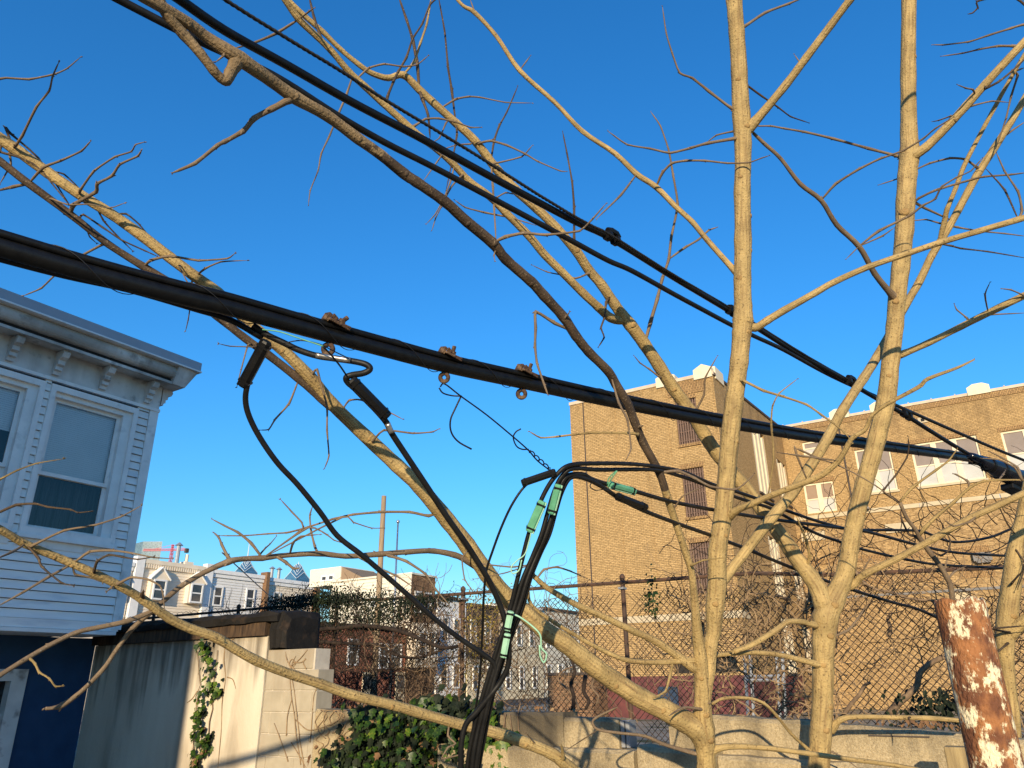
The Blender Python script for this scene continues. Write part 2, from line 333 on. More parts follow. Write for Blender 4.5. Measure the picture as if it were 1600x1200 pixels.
# ================================================================== walls with openings
def wall_holes(mb, O, U, N, W, H, holes, reveal=.15, v0=0.0, u_off=0.0):
    """A wall face in the plane through O spanned by U and +Z, outward normal N, with holes (u0,u1,v0,v1) that have reveals."""
    O = Vector(O); U = Vector(U); N = Vector(N); Z = Vector((0, 0, 1))
    us = sorted({0.0, W, *[h[0] for h in holes], *[h[1] for h in holes]}); vs_ = sorted({v0, H, *[h[2] for h in holes], *[h[3] for h in holes]})
    P = lambda u, v, d=0.0: O+U*u+Z*v-N*d
    for a, b in zip(us, us[1:]):
        for c, d in zip(vs_, vs_[1:]):
            if any(h[0]-1e-6 <= a and b <= h[1]+1e-6 and h[2]-1e-6 <= c and d <= h[3]+1e-6 for h in holes): continue
            mb.quad([P(a, c), P(b, c), P(b, d), P(a, d)], [(a+u_off, c), (b+u_off, c), (b+u_off, d), (a+u_off, d)])
    for (a, b, c, d) in holes:
        r = reveal
        for q, uv in (([P(a, c), P(a, c, r), P(a, d, r), P(a, d)], [(0, c), (r, c), (r, d), (0, d)]), ([P(b, c), P(b, d), P(b, d, r), P(b, c, r)], [(0, c), (0, d), (r, d), (r, c)]),
                      ([P(a, d), P(a, d, r), P(b, d, r), P(b, d)], [(a, 0), (a, r), (b, r), (b, 0)]), ([P(a, c), P(b, c), P(b, c, r), P(a, c, r)], [(a, 0), (b, 0), (b, r), (a, r)])):
            mb.quad(q, uv)
class Plane:
    """box helper in a facade frame: u along the wall, v up, n outward"""
    def __init__(s, O, U, N): s.O = Vector(O); s.U = Vector(U); s.N = Vector(N)
    def box(s, mb, u0, u1, v0, v1, n0, n1):
        a = s.O+s.U*u0+Vector((0, 0, v0))+s.N*n0; b = s.O+s.U*u1+Vector((0, 0, v1))+s.N*n1
        mb.box(a, b)
    def P(s, u, v, n=0): return s.O+s.U*u+Vector((0, 0, v))+s.N*n

# ================================================================== brick school building: square tower block
TX0, TX1, TY, TZ = -16.55, -9.14, 31.4, 14.45
tower = empty('brick_tower_block', ((TX0+TX1)/2, 38, 0))
tag(tower, 'tall buff brick tower block of the school with barred windows behind the fence', 'building')
FR = Plane((TX0, TY, 0), (1, 0, 0), (0, -1, 0))
wins = [(5.5, 6.5, 11.40, 13.52), (5.5, 6.5, 8.10, 10.26), (5.5, 6.5, 4.86, 6.98)]
dock = (4.35, 7.0, 1.75, 2.35)
mb = MB(); wall_holes(mb, FR.O, FR.U, FR.N, TX1-TX0, TZ, wins+[dock], .22, v0=1.65)
mb.build('front_wall', M['brick'], tower)
# right hand side wall, rising slightly to the parapet of the wing behind
SY1 = 44.0
SD = Plane((TX1, TY, 0), (0, 1, 0), (1, 0, 0))
swins = [(5.6, 8.0, 10.1, 13.6), (10.2, 12.2, 10.5, 12.9), (6.0, 8.0, 5.2, 8.0), (10.3, 12.2, 5.3, 7.6), (6.3, 8.2, 1.7, 4.2), (10.4, 12.2, 1.7, 4.0)]
mb = MB(); wall_holes(mb, SD.O, SD.U, SD.N, SY1-TY, TZ, swins, .16, v0=0)
mb.add([SD.P(0, TZ), SD.P(SY1-TY, TZ), SD.P(SY1-TY, TZ+.75)], [(0, 1, 2)], [(0, TZ), (SY1-TY, TZ), (SY1-TY, TZ+.75)])
mb.build('side_wall', M['brick'], tower)
mb = MB(); wall_holes(mb, (TX0, SY1, 0), (0, -1, 0), (-1, 0, 0), SY1-TY, TZ, []); mb.build('rear_side_wall', M['brick'], tower)
mb = MB(); mb.box((TX0+.02, TY+.25, TZ-.5), (TX1-.02, SY1-.01, TZ-.35)); mb.build('roof', M['roof'], tower)
mb = MB(); FR.box(mb, -.02, TX1-TX0+.05, TZ, TZ+.16, -.35, .05); mb.build('coping', M['coping'], tower)
mb = MB(); mb.bar(SD.P(.1, TZ+.05, -.05), SD.P(SY1-TY, TZ+.83, -.05), .22, .12); mb.build('side_coping', M['roof'], tower)
for u0, u1 in ((4.7, 5.65), (6.55, 7.4)):
    mb = MB(); c = (u0+u1)/2
    V = []
    for n in (.10, -.38):
        V += [FR.P(u0, TZ-.12, n), FR.P(u1, TZ-.12, n), FR.P(u1, TZ+.36, n), FR.P(c, TZ+.58, n), FR.P(u0, TZ+.36, n)]
    mb.add(V, [(0, 1, 2, 3, 4), (9, 8, 7, 6, 5)]+[(i, i+5, (i+1) % 5+5, (i+1) % 5) for i in range(5)])
    mb.build('parapet_stone', M['cream'], tower)
mb = MB(); SD.box(mb, .3, 1.5, TZ-.1, TZ+.5, -.4, .06); mb.build('parapet_stone', M['cream'], tower)
mb = MB(); FR.box(mb, 0, TX1-TX0+.04, 3.82, 4.10, -.01, .05); mb.build('limestone_band', M['limestone'], tower)
mb = MB(); SD.box(mb, .02, 1.1, 3.82, 4.10, -.01, .05); mb.build('limestone_band', M['limestone'], tower)
mb = MB(); FR.box(mb, 0.0, TX1-TX0, 0.0, 1.65, -.3, .04); mb.build('maroon_base', M['maroon'], tower)
mb = MB(); SD.box(mb, 0.04, 9, 0, 1.62, -.3, .035); mb.build('maroon_base', M['maroon'], tower)
mb = MB(); FR.box(mb, dock[0]-.1, dock[1]+.1, 1.55, 2.5, -.9, -.23); mb.build('opening_shade', M['darkgap'], tower)  # near-black panel: the shade of the opening painted in
mb = MB(); FR.box(mb, 3.6, 4.45, .0, 1.25, .05, .11); mb.build('side_door', M['bluedoor'], tower)
mb = MB(); FR.box(mb, .72, .78, 1.66, TZ-.02, -.01, .02); mb.build('expansion_joint', M['roof'], tower)
# faint vertical pilaster strips of the front
for u in (2.35, 3.85, 5.0, 7.25):
    mb = MB(); FR.box(mb, u, u+.10, 4.11, TZ-.01, -.01, .025); mb.build('brick_strip', M['brick'], tower)
mb = MB(); FR.box(mb, 5.2, 7.0, 13.75, 14.40, -.01, .03); mb.build('soldier_course', M['soldier'], tower)
for i, (a, b, c, d) in enumerate(wins):
    g = MB(); FR.box(g, a, b, c, d, -.21, -.17); w_ = g.build('barred_window', M['grille_back'], tower)
    g = MB()
    for k in range(9):
        u = a+.05+k*(b-a-.10)/8; FR.box(g, u-.028, u+.028, c+.02, d-.03, -.08, -.03)
    for k in range(5):
        v = c+.18+k*(d-c-.4)/4; FR.box(g, a, b, v-.02, v+.02, -.10, -.081)
    tag(g.build('grille', M['grille'], w_), kind='stuff')
    g = MB(); FR.box(g, a-.02, b+.05, c-.13, c-.005, -.2, .07); g.build('sill', M['soldier'], w_)
    g = MB(); FR.box(g, a-.05, b+.05, d+.004, d+.22, -.01, .018); g.build('lintel', M['soldier'], w_)
def sash_window(parent, pl, u0, u1, v0, v1, lights, shade, n=-.13, sill=True):
    """multi-light window set in an opening: frame, mullions, one pane and shade per light"""
    g = MB(); t = .10
    pl.box(g, u0, u1, v0, v0+t, n-.03, n+.05); pl.box(g, u0, u1, v1-t, v1, n-.03, n+.05)
    pl.box(g, u0, u0+t, v0+t, v1-t, n-.03, n+.05); pl.box(g, u1-t, u1, v0+t, v1-t, n-.03, n+.05)
    wo = g.build('window', M['cream'], parent)
    wd = (u1-u0-2*t)/lights
    for k in range(lights):
        a = u0+t+k*wd; b = a+wd
        if k: g = MB(); pl.box(g, a-.13, a+.13, v0+t, v1-t, n-.03, n+.045); g.build('mullion', M['cream'], wo); a += .13
        if k < lights-1: b -= .13
        mid = v0+(v1-v0)*.47
        g = MB(); pl.box(g, a, b, mid-.035, mid+.035, n-.02, n+.03); g.build('meeting_rail', M['cream'], wo)
        g = MB(); pl.box(g, a, b, v0+t, mid-.035, n-.012, n); g.build('pane', M['frost'], wo)
        g = MB(); pl.box(g, a, b, mid+.035, v1-t, n-.012, n); g.build('shade', M[shade], wo)
    if sill: g = MB(); pl.box(g, u0-.06, u1+.06, v0-.12, v0-.004, -.12, .08); g.build('sill', M['limestone'], wo)
    return wo
for i, (a, b, c, d) in enumerate(swins):
    g = MB(); SD.box(g, a, b, c, d, -.155, -.14); wo = g.build('side_window', M['darkglass'], tower)
    g = MB(); SD.box(g, a-.05, b+.05, c-.10, c-.004, -.1, .09); g.build('sill', M['roof'], wo)
    for k in range(4):
        u = a+.12+k*(b-a-.24)/3
        g = MB(); SD.box(g, u-.20, u+.20, c+.02, d-.02-(.15 if k % 2 else 0), -.138, -.02); g.build('shutter_leaf', M['cream'], wo)

M['grey_stone'] = pm('grey_stone', (.22, .21, .20), (.17, .165, .16), 4, .85)
# ================================================================== brick school building: long wing
WX0, WX1, WY, WZ = TX1-.25, 14.0, 44.0, 15.25
wing = empty('brick_school_wing', (2, 52, 0))
tag(wing, 'long buff brick school wing with cream windows at the right', 'building')
WG = Plane((WX0, WY, 0), (1, 0, 0), (0, -1, 0))
U = lambda X: X-WX0
ww = [(U(-8.40), U(-6.80), 10.06, 11.76, 2, 'shade_tan'), (U(-5.42), U(-3.62), 10.80, 13.28, 2, 'shade_grey'), (U(-2.64), U(.46), 10.80, 13.12, 3, 'shade_grey'),
      (U(1.52), U(4.6), 10.80, 13.07, 3, 'shade_grey'), (U(6.0), U(9.0), 10.80, 13.07, 3, 'shade_grey'), (U(-8.1), U(-7.05), 13.45, 14.2, 1, 'shade_grey')]
mb = MB(); wall_holes(mb, WG.O, WG.U, WG.N, WX1-WX0, WZ, [t[:4] for t in ww], .2, v0=9.95); mb.build('upper_wall', M['brick'], wing)
mb = MB(); wall_holes(mb, WG.P(0, 0, .04), WG.U, WG.N, WX1-WX0, 9.72, [(U(-2.2), U(-1.4), 3.2, 5.6)], .2, v0=0); mb.build('lower_wall', M['brick_low'], wing)
mb = MB(); wall_holes(mb, (WX1, WY, 0), (0, 1, 0), (1, 0, 0), 14, WZ, []); mb.build('end_wall', M['brick'], wing)
mb = MB(); mb.box((WX0, WY+.3, WZ-.5), (WX1, WY+14, WZ-.4)); mb.build('roof', M['roof'], wing)
mb = MB(); WG.box(mb, 0, WX1-WX0+.04, WZ, WZ+.15, -.35, .06)
mb.build('coping', M['coping'], wing)
for k in range(20):
    g = MB(); u = .4+k*1.12; WG.box(g, u-.03, u+.03, WZ+.155, WZ+.21, -.3, .07); g.build('coping_joint', M['coping'], wing)
mb = MB(); WG.box(mb, 0, WX1-WX0, WZ-.30, WZ-.02, -.01, .035); mb.build('soldier_course', M['soldier'], wing)
for X in (-6.35, -4.2, .55, 5.2):
    u0 = U(X); u1 = u0+1.03; c = (u0+u1)/2; g = MB(); V = []
    for n in (.12, -.4): V += [WG.P(u0, WZ-.03, n), WG.P(u1, WZ-.03, n), WG.P(u1, WZ+.40, n), WG.P(c+.22, WZ+.56, n), WG.P(c-.22, WZ+.56, n), WG.P(u0, WZ+.40, n)]
    g.add(V, [(0, 1, 2, 3, 4, 5), (11, 10, 9, 8, 7, 6)]+[(i, i+6, (i+1) % 6+6, (i+1) % 6) for i in range(6)]); g.build('parapet_stone', M['cream'], wing)
# projecting sill band, cut in stones
u = 0.0; k = 0
while u < WX1-WX0-.1:
    L = min(1.5+.2*(k % 3), WX1-WX0-u); g = MB(); WG.box(g, u+.006, u+L-.006, 9.725, 9.945, -.02, .10); g.build('band_stone', M['limestone'], wing); u += L; k += 1
for (a, b, c, d, n, s) in ww:
    sash_window(wing, WG, a, b, c, d, n, s, sill=c > 10.5)
    g = MB(); WG.box(g, a-.1, b+.1, d+.005, d+.22, -.01, .02); g.build('lintel', M['soldier'], wing)
for X in (-8.9, -4.6, 1.9, 6.8):
    g = MB(); WG.box(g, U(X), U(X)+1.25, 8.55, 9.02, .03, .14); g.build('stone_block', M['limestone'], wing)
for v in (6.0, 7.2):
    u = .8
    while u < 20:
        g = MB(); WG.box(g, u, u+1.5, v, v+.34, .03, .058); g.build('soldier_panel', M['soldier'], wing); u += 2.3
for X in (-7.3, -4.45, -3.1, .1, 2.9, 6.1):
    g = MB(); WG.box(g, U(X), U(X)+.10, 3.9, 8.5, .03, .062); g.build('brick_strip', M['brick_low'], wing)
g = MB(); WG.box(g, 0, 22, 5.40, 5.52, .03, .10); g.build('string_course', M['grey_stone'], wing)
g = MB(); WG.box(g, U(-2.2)-.02, U(-1.4)+.02, 3.2, 5.6, -.18, -.1); g.build('blocked_opening', M['limestone'], wing)
g = MB(); WG.box(g, U(2.6), U(2.66), 3.0, 9.7, .03, .10); g.build('downpipe', M['roof'], wing)
g = MB(); WG.box(g, U(-6.02), U(-5.94), 9.95, 14.9, -.01, .06); g.build('downpipe', M['roof'], wing)
g = MB(); WG.box(g, U(-2.0), U(-1.55), 14.2, 14.5, .0, .05); v_ = g.build('wall_vent', M['limestone'], wing)
g = MB(); WG.box(g, U(-1.86), U(-1.69), 14.27, 14.43, .051, .06); g.build('vent_hole_shade', M['darkgap'], v_)  # dark plate on the face, painted as the shade of a hole
# floodlights on the wall
def floodlight(X, z, lab):
    e = empty('wall_light', (X, WY-.3, z)); tag(e, lab, 'light')
    g = MB(); g.tube([(X, WY-.05, z), (X, WY-.35, z)], .05, 8); g.build('arm', M['galv'], e)
    g = MB(); P = [(X, WY-.38, z-.22), (X, WY-.38, z-.18), (X, WY-.38, z+.05), (X, WY-.38, z+.20)]; g.tube(P, [.50, .50, .42, .12], 14); g.build('lamp_housing', M['galv'], e, smooth=False)
floodlight(-5.65, 10.1, 'round grey metal lamp on the brick wing above the stone band')
e = empty('wall_light', (-.55, WY-.2, 7.0)); tag(e, 'small square grey lamp on the lower brick wall of the wing', 'light')
g = MB(); g.box((-.95, WY-.35, 6.75), (-.15, WY-.06, 7.15)); g.build('lamp_housing', M['grey_stone'], e)
g = MB(); g.box((-.85, WY-.33, 6.66), (-.25, WY-.10, 6.748)); g.build('lens', M['grey_stone'], e)
# steel stair frame at the tower foot
e = empty('steel_frame', (-9, 27, 0)); tag(e, 'galvanised pipe gate frame in front of the tower foot behind the fence', 'frame')
for x, y0, y1 in ((1163, 1022, 1125), (1172, 1022, 1125), (1213, 1018, 1125), (1222, 1018, 1125)):
    g = MB(); g.tube([onY(x, y0, 24), onY(x+6, y1, 24)], .05, 6); g.build('upright', M['galv'], e)
for y in (1057, 1063):
    g = MB(); g.tube([onY(1164, y, 24), onY(1222, y-1, 24)], .045, 6); g.build('crossbar', M['galv'], e)

# ================================================================== far street: house row with dormers
XR = -54.0
def small_window(parent, pl, u0, u1, v0, v1, frame='whitepaint', n=.0, bars=True):
    g = MB(); t = .12
    pl.box(g, u0, u1, v0, v0+t, n, n+.08); pl.box(g, u0, u1, v1-t, v1, n, n+.08); pl.box(g, u0, u0+t, v0+t, v1-t, n, n+.08); pl.box(g, u1-t, u1, v0+t, v1-t, n, n+.08)
    if bars: m_ = (v0+v1)/2; pl.box(g, u0+t, u1-t, m_-.05, m_+.05, n, n+.06)
    wo = g.build('window', M[frame], parent)
    g = MB(); pl.box(g, u0+t, u1-t, v0+t, v1-t, n-.02, n+.025); g.build('pane', M['darkglass'], wo)
    return wo
def boards(parent, pl, u0, u1, v0, v1, mat, step=.22, n=0.0, name='siding'):
    g = MB(); v = v0
    while v < v1-.02:
        t = min(v+step, v1)
        P = [pl.P(u0, v, n+.045), pl.P(u1, v, n+.045), pl.P(u1, t, n+.004), pl.P(u0, t, n+.004), pl.P(u0, v, n), pl.P(u1, v, n)]
        g.add(P, [(0, 1, 2, 3), (4, 5, 1, 0)]); v = t
    return tag(g.build(name, M[mat], parent), kind='stuff')
def row_house(y0, y1, z, mat, label, dormers=(), windows=(), corb=False, group=None):
    e = empty('row_house', (XR-4, (y0+y1)/2, 0)); tag(e, label, 'house')
    g = MB(); g.box((XR-10, y0, 0), (XR, y1, z-.25)); g.build('wall', M[mat], e)
    pl = Plane((XR, y0, 0), (0, 1, 0), (1, 0, 0))
    boards(e, pl, .15, y1-y0-.02, 5.2, z-.6, mat)
    g = MB(); pl.box(g, 0, y1-y0, z-.6, z-.3, .0, .12); pl.box(g, 0, y1-y0, z-.3, z, -.3, .22); co = g.build('cornice', M['whitepaint' if not corb else 'vinyl_tan'], e)
    if corb:
        for k in range(26):
            g = MB(); u = .1+k*(y1-y0-.2)/26; pl.box(g, u, u+.10, z-.62, z-.31, .121, .20); g.build('dentil', M['vinyl_tan'], co)
    for (a, b, c, d) in windows: small_window(e, pl, a, b, c, d, n=.05)
    for (a, b, c, d, apex) in dormers:
        dm = empty('dormer_anchor', (0, 0, 0)); bpy.data.objects.remove(dm)
        g = MB(); p = .5; m_ = (a+b)/2; V = []
        for n in (p, 0): V += [pl.P(a, c, n), pl.P(b, c, n), pl.P(b, d, n), pl.P(m_, apex, n), pl.P(a, d, n)]
        g.add(V, [(0, 1, 2, 3, 4)]+[(i, i+5, (i+1) % 5+5, (i+1) % 5) for i in range(5)]); dm = g.build('dormer', M[mat], e)
        g = MB()
        for s, (q, r) in enumerate(((pl.P(a-.12, d-.08, p+.12), pl.P(m_, apex+.03, p+.12)), (pl.P(b+.12, d-.08, p+.12), pl.P(m_, apex+.03, p+.12)))):
            bk = [x-Vector((p+.12, 0, 0)) for x in (q, r)]; th = Vector((0, 0, .10))
            g.add([q, r, bk[1], bk[0], q+th, r+th, bk[1]+th, bk[0]+th], [(0, 1, 2, 3), (4, 7, 6, 5), (0, 4, 5, 1), (1, 5, 6, 2), (2, 6, 7, 3), (3, 7, 4, 0)])
        g.build('dormer_roof', M['whitepaint'], dm)
        small_window(dm, Plane(pl.P(0, 0, p), (0, 1, 0), (1, 0, 0)), a+.16, b-.16, c+.05, d-.05, n=.01)
    return e, pl
e, pl = row_house(32.9, 38.2, 10.35, 'vinyl_tan', 'tan sided row house with two white gabled dormers', dormers=((.55, 1.95, 7.4, 8.98, 9.75), (3.75, 5.15, 7.4, 8.98, 9.72)), corb=True)
g = MB(); g.box((XR-.3, 38.2, 0), (XR+.25, 38.85, 10.6)); g.build('party_wall', M['whitepaint'], e)
g = MB(); g.box((XR-.3, 32.2, 0), (XR+.25, 32.85, 10.5)); g.build('party_wall', M['whitepaint'], e)
g = MB(); g.tube([(XR-2, 36.9, 10), (XR-2, 36.9, 12.1)], .16, 8); g.tube([(XR-2, 36.9, 12.1), (XR-2, 36.9, 12.35)], [.34, .05], 8); g.build('flue', M['galv'], e)
g = MB(); g.box((XR-2.6, 37.6, 10), (XR-1.9, 38.4, 10.9)); g.tube([(XR-2.2, 37.9, 10.9), (XR-2.2, 37.9, 11.5)], .14, 8); g.build('chimney', M['vinyl_tan'], e)
e, pl = row_house(38.9, 44.1, 10.25, 'vinyl_grey', 'pale grey sided row house beside the dormered one', windows=((.32, 1.2, 7.4, 8.95), (3.5, 4.4, 7.4, 9.05)))
g = MB(); g.box((XR-.4, 44.1, 0), (XR+.45, 44.45, 10.55)); g.build('party_wall', M['brownbrick'], e)
e, pl = row_house(44.5, 49.9, 10.15, 'vinyl_tan', 'tan sided row house with one window and a pair of roof flues', windows=((.75, 1.55, 7.3, 9.0), (3.2, 4.0, 7.3, 9.0)))
for y in (46.2, 47.0):
    g = MB(); g.tube([(XR-1.5, y, 9.8), (XR-1.5, y, 11.2)], .14, 8); g.tube([(XR-1.5, y, 11.2), (XR-1.5, y, 11.4)], [.3, .06], 8); g.build('flue', M['galv'], e)
g = MB(); g.box((XR-.4, 49.9, 0), (XR+.5, 50.35, 10.75)); g.build('party_wall', M['brownbrick'], e)
e, pl = row_house(26.0, 32.1, 10.0, 'vinyl_tan', 'tan sided row house just past the white corner of the near house', dormers=((3.6, 5.2, 7.4, 8.8, 9.6),))

# ================================================================== nearer street houses seen through the fence
XS = -38.0
def side_pl(y0): return Plane((XS, y0, 0), (0, 1, 0), (1, 0, 0))
e = empty('brick_house', (XS-4, 38, 0)); tag(e, 'low red brick house behind the vine covered fence', 'house')
g = MB(); g.box((XS-9, 31.5, 0), (XS, 44.6, 5.0)); g.build('wall', M['redbrick'], e)
g = MB(); g.box((XS-9.1, 31.4, 5.0), (XS+.15, 44.6, 5.25)); g.build('roof', M['roof'], e)
for a, c in ((3.0, 2.6), (7.1, 2.6), (10.2, 2.4), (11.6, 2.4), (4.8, .2)):
    small_window(e, side_pl(31.5), a, a+1.05, c, c+1.7, n=.0)
for a in (8.7, 12.1):
    g = MB(); side_pl(31.5).box(g, a, a+1.0, .1, 2.2, 0, .08); d_ = g.build('door', M['cream'], e)
    g = MB(); side_pl(31.5).box(g, a+.15, a+.85, 1.1, 2.0, .081, .09); g.build('pane', M['darkglass'], d_)
e = empty('white_house', (XS-4, 46.5, 0)); tag(e, 'tall cream sided house with a roof penthouse and tan brick side', 'house')
PW = Plane((-46.5, 45.0, 0), (1, 0, 0), (0, -1, 0))
g = MB(); g.box((-46.5, 45.0, 0), (XS, 47.9, 9.2)); g.build('wall', M['brownbrick'], e)
boards(e, PW, 0, 7.2, 4.9, 9.18, 'vinyl_white', step=.25)
g = MB(); PW.box(g, 7.2, 8.52, 3, 9.25, 0, .07); g.build('corner_panel', M['vinyl_tan'], e)
g = MB(); g.box((-46.6, 44.9, 9.2), (XS+.1, 48.0, 9.34)); g.build('roof', M['vinyl_white'], e)
g = MB(); g.box((-49.2, 45.0, 9.0), (-45.6, 49, 10.45)); pe = g.build('penthouse', M['vinyl_white'], e)
g = MB(); g.add([(-45.6, 45.1, 10.4), (-45.6, 48.9, 10.4), (-43.2, 48.9, 9.35), (-43.2, 45.1, 9.35), (-45.6, 45.1, 9.35), (-45.6, 48.9, 9.35)], [(0, 1, 2, 3), (0, 3, 4), (1, 5, 2)]); g.build('stair_roof', M['brownbrick'], pe)
PP = Plane((-49.2, 45.0, 0), (1, 0, 0), (0, -1, 0)); small_window(pe, PP, 1.4, 2.1, 9.35, 9.85, bars=False); small_window(pe, PP, 2.2, 2.9, 9.35, 9.85, bars=False)
small_window(e, PW, 4.4, 5.2, 7.0, 7.8, n=.05)
g = MB(); side_pl(45.0).box(g, -.3, 2.3, 2.5, 5.6, .0, .9); by = g.build('bay', M['vinyl_tan'], e)
for a in (0.0, 1.1): small_window(by, Plane((XS+.9, 45, 0), (0, 1, 0), (1, 0, 0)), a, a+.85, 3.2, 5.0)
for a in (.4, 1.6): small_window(e, side_pl(45), a, a+.8, 6.3, 8.0)
for nm, lab, y0, y1, z, mt, rf in (('white_house', 'narrow white rendered house right of the tan bay', 48.3, 52.1, 7.7, 'whitepaint', 'roof'), ('brown_house', 'low house with a dark brown upper wall behind the fence', 52.2, 57.0, 7.4, 'roof', 'roof'),
                           ('cream_house', 'cream house with pale window trim seen through the fence', 57.1, 64.4, 7.75, 'cream', 'vinyl_grey'), ('corner_house', 'pale house at the end of the street beside the brick tower', 64.6, 74.0, 7.9, 'vinyl_white', 'roof')):
    e = empty(nm, (XS-4, (y0+y1)/2, 0)); tag(e, lab, 'house')
    g = MB(); g.box((XS-8, y0, 0), (XS, y1, z)); g.build('wall', M[mt], e)
    g = MB(); g.box((XS-8.1, y0, z), (XS+.25, y1, z+.2)); g.build('roof', M[rf], e)
    n = max(2, int((y1-y0)/1.9))
    for v in (1.0, 4.4):
        for k in range(n): small_window(e, side_pl(y0), .5+k*(y1-y0-.6)/n, 1.4+k*(y1-y0-.6)/n, v, v+1.9)
    if mt in ('cream', 'roof'):
        g = MB(); side_pl(y0).box(g, 0.01, y1-y0, 0, 3.2, .005, .12); g.build('lower_wall', M['cream'], e)
        for k in range(n): small_window(e, side_pl(y0), .7+k*(y1-y0-.6)/n, 1.5+k*(y1-y0-.6)/n, .8, 2.7, n=.125)
    else:
        g = MB(); side_pl(y0).box(g, y1-y0-1.0, y1-y0-.6, 0, z, .01, .06); g.build('downpipe_panel', M['brownbrick'], e)
# brown brick shed left of the tower foot
e = empty('brick_shed', (-20, 33, 0)); tag(e, 'low brown brick outbuilding at the left of the tower foot', 'shed')
g = MB(); a = onY(855, 1050, 30.0); b = onY(925, 1050, 30.0); g.box((a[0], 30.0, 0), (b[0], 33, 1.75)); g.build('wall', M['brownbrick'], e)
g = MB(); g.box((a[0]-.1, 29.9, 1.75), (b[0]+.1, 33.1, 1.85)); g.build('roof', M['roof'], e)
# poles
p = onX(600, 775, -27.5); e = build('utility_pole', *tube([(p[0], p[1], 0), (p[0], p[1], 5), (p[0], p[1], p[2])], [.17, .15, .13], 10)[:2], M['polewood'], smooth=True)
tag(e, 'wooden utility pole rising behind the cream sided house', 'pole')
p = at(622, 815, 46); e = empty('flagpole', (p[0], p[1], 0)); tag(e, 'thin metal flagpole with a ball on top right of the wooden pole', 'flagpole')
g = MB(); g.tube([(p[0], p[1], 0), (p[0], p[1], p[2])], [.07, .05], 8); g.build('mast', M['alu'], e, smooth=True)
bm = bmesh.new(); bmesh.ops.create_icosphere(bm, subdivisions=2, radius=.11); V = [tuple(Vector(p)+v.co) for v in bm.verts]; Fc = [[v.index for v in f.verts] for f in bm.faces]; bm.free()
build('ball', V, Fc, M['alu'], e, smooth=True)
g = MB(); g.tube([(-30, 22, 7.2), (-41, 34, 7.0), (-60, 56, 7.5)], .03, 5); tag(g.build('overhead_wire', M['strand']), 'thin overhead wire crossing in front of the dormered row houses', 'wire')

# ================================================================== skyline
def sky_mat(name, c, mull, bw, rh, rough=.15):
    mt = brick_mat(name, c, tuple(v*.85 for v in c), mull, grime=c, bw=bw, rh=rh, rough=rough); return mt
M['sky_glass'] = sky_mat('skyline_blue_glass', (.07, .20, .36), (.45, .55, .65), 6, 5)
M['sky_green'] = sky_mat('skyline_hazy_green_glass', (.17, .26, .31), (.27, .35, .39), 5, 6)  # lightened colour carries the distance haze
M['sky_trim'] = pm('skyline_white_trim', (.62, .68, .72), None, 1, .5)
M['crane_red'] = pm('crane_red', (.62, .10, .12), None, 1, .5)
def liberty(px, apex_y, left, right, base_y, D, label, spire_y):
    c = at(px, base_y, D); top = at(px, apex_y, D)[2]; L = at(left, base_y, D); Rr = at(right, base_y, D); wdt = np.linalg.norm((Rr-L)[:2])
    e = empty('glass_skyscraper', (c[0], c[1], 0)); tag(e, label, 'skyscraper')
    zb = c[2]; H = top-zb; a = wdt*.42
    g = MB(); g.box((c[0]-a, c[1]-a, 0), (c[0]+a, c[1]+a, zb+.1*H)); g.build('shaft', M['sky_glass'], e)
    t = MB()
    for i, (k0, k1, s) in enumerate(((.02, .48, 1.0), (.22, .70, .74), (.42, .90, .50), (.60, 1.0, .28))):
        z0 = zb+k0*H; z1 = zb+k1*H; s *= a; g = MB()
        for ax in (0, 1):
            V = []
            for q in (-s*1.02, s*1.02):
                for u, z in ((-s, z0), (s, z0), (s, z0+.06*H), (0, z1), (-s, z0+.06*H)):
                    V.append((c[0]+(u if ax == 0 else q), c[1]+(q if ax == 0 else u), z))
            uv = []; Fc = [(0, 1, 2, 3, 4), (9, 8, 7, 6, 5)]+[(i_, i_+5, (i_+1) % 5+5, (i_+1) % 5) for i_ in range(5)]
            for f in Fc:
                for i_ in f: uv.append((V[i_][0]+V[i_][1], V[i_][2]))
            g.add(V, Fc, uv)
            for q in (-s*1.04, s*1.04):
                for sg in (-1, 1):
                    A_ = (c[0]+(sg*s if ax == 0 else q), c[1]+(q if ax == 0 else sg*s), z0+.06*H); B_ = (c[0]+(0 if ax == 0 else q), c[1]+(q if ax == 0 else 0), z1)
                    t.bar(A_, B_, .8, .8)
        g.build('gabled_tier', M['sky_glass'], e)
    t.build('gable_trim', M['sky_trim'], e)
    sp = at(px, spire_y, D)[2]; g = MB(); g.tube([(c[0], c[1], top-3), (c[0], c[1], (top+sp)/2), (c[0], c[1], sp)], [1.6, .9, .35], 6); g.build('spire', M['sky_trim'], e)
liberty(384, 873, 366, 395, 897, 1500, 'blue glass skyscraper with stacked gables and a tall spire over the grey row house', 838)
liberty(464, 880, 448, 481, 908, 1450, 'blue glass skyscraper with stacked gables left of the penthouse', 876)
e = empty('glass_office_tower', tuple(at(230, 1060, 1500)*[1, 1, 0])); tag(e, 'grey green glass office tower behind the red crane', 'skyscraper')
a = at(224, 846, 1500); b = at(253, 852, 1500); z = a[2]; dv = Vector((b[0]-a[0], b[1]-a[1], 0)); Ld = dv.length; dv.normalize(); pv = Vector((-dv.y, dv.x, 0))
lf = at(201, 850, 1540); A3 = Vector((a[0], a[1], 0)); B3 = A3+dv*Ld; C3 = Vector((lf[0], lf[1], 0)); D3 = B3+(C3-A3)
g = MB(); Q = [A3, B3, D3, C3]; V = Q+[q+Vector((0, 0, z)) for q in Q]; Fc = []; uv = []
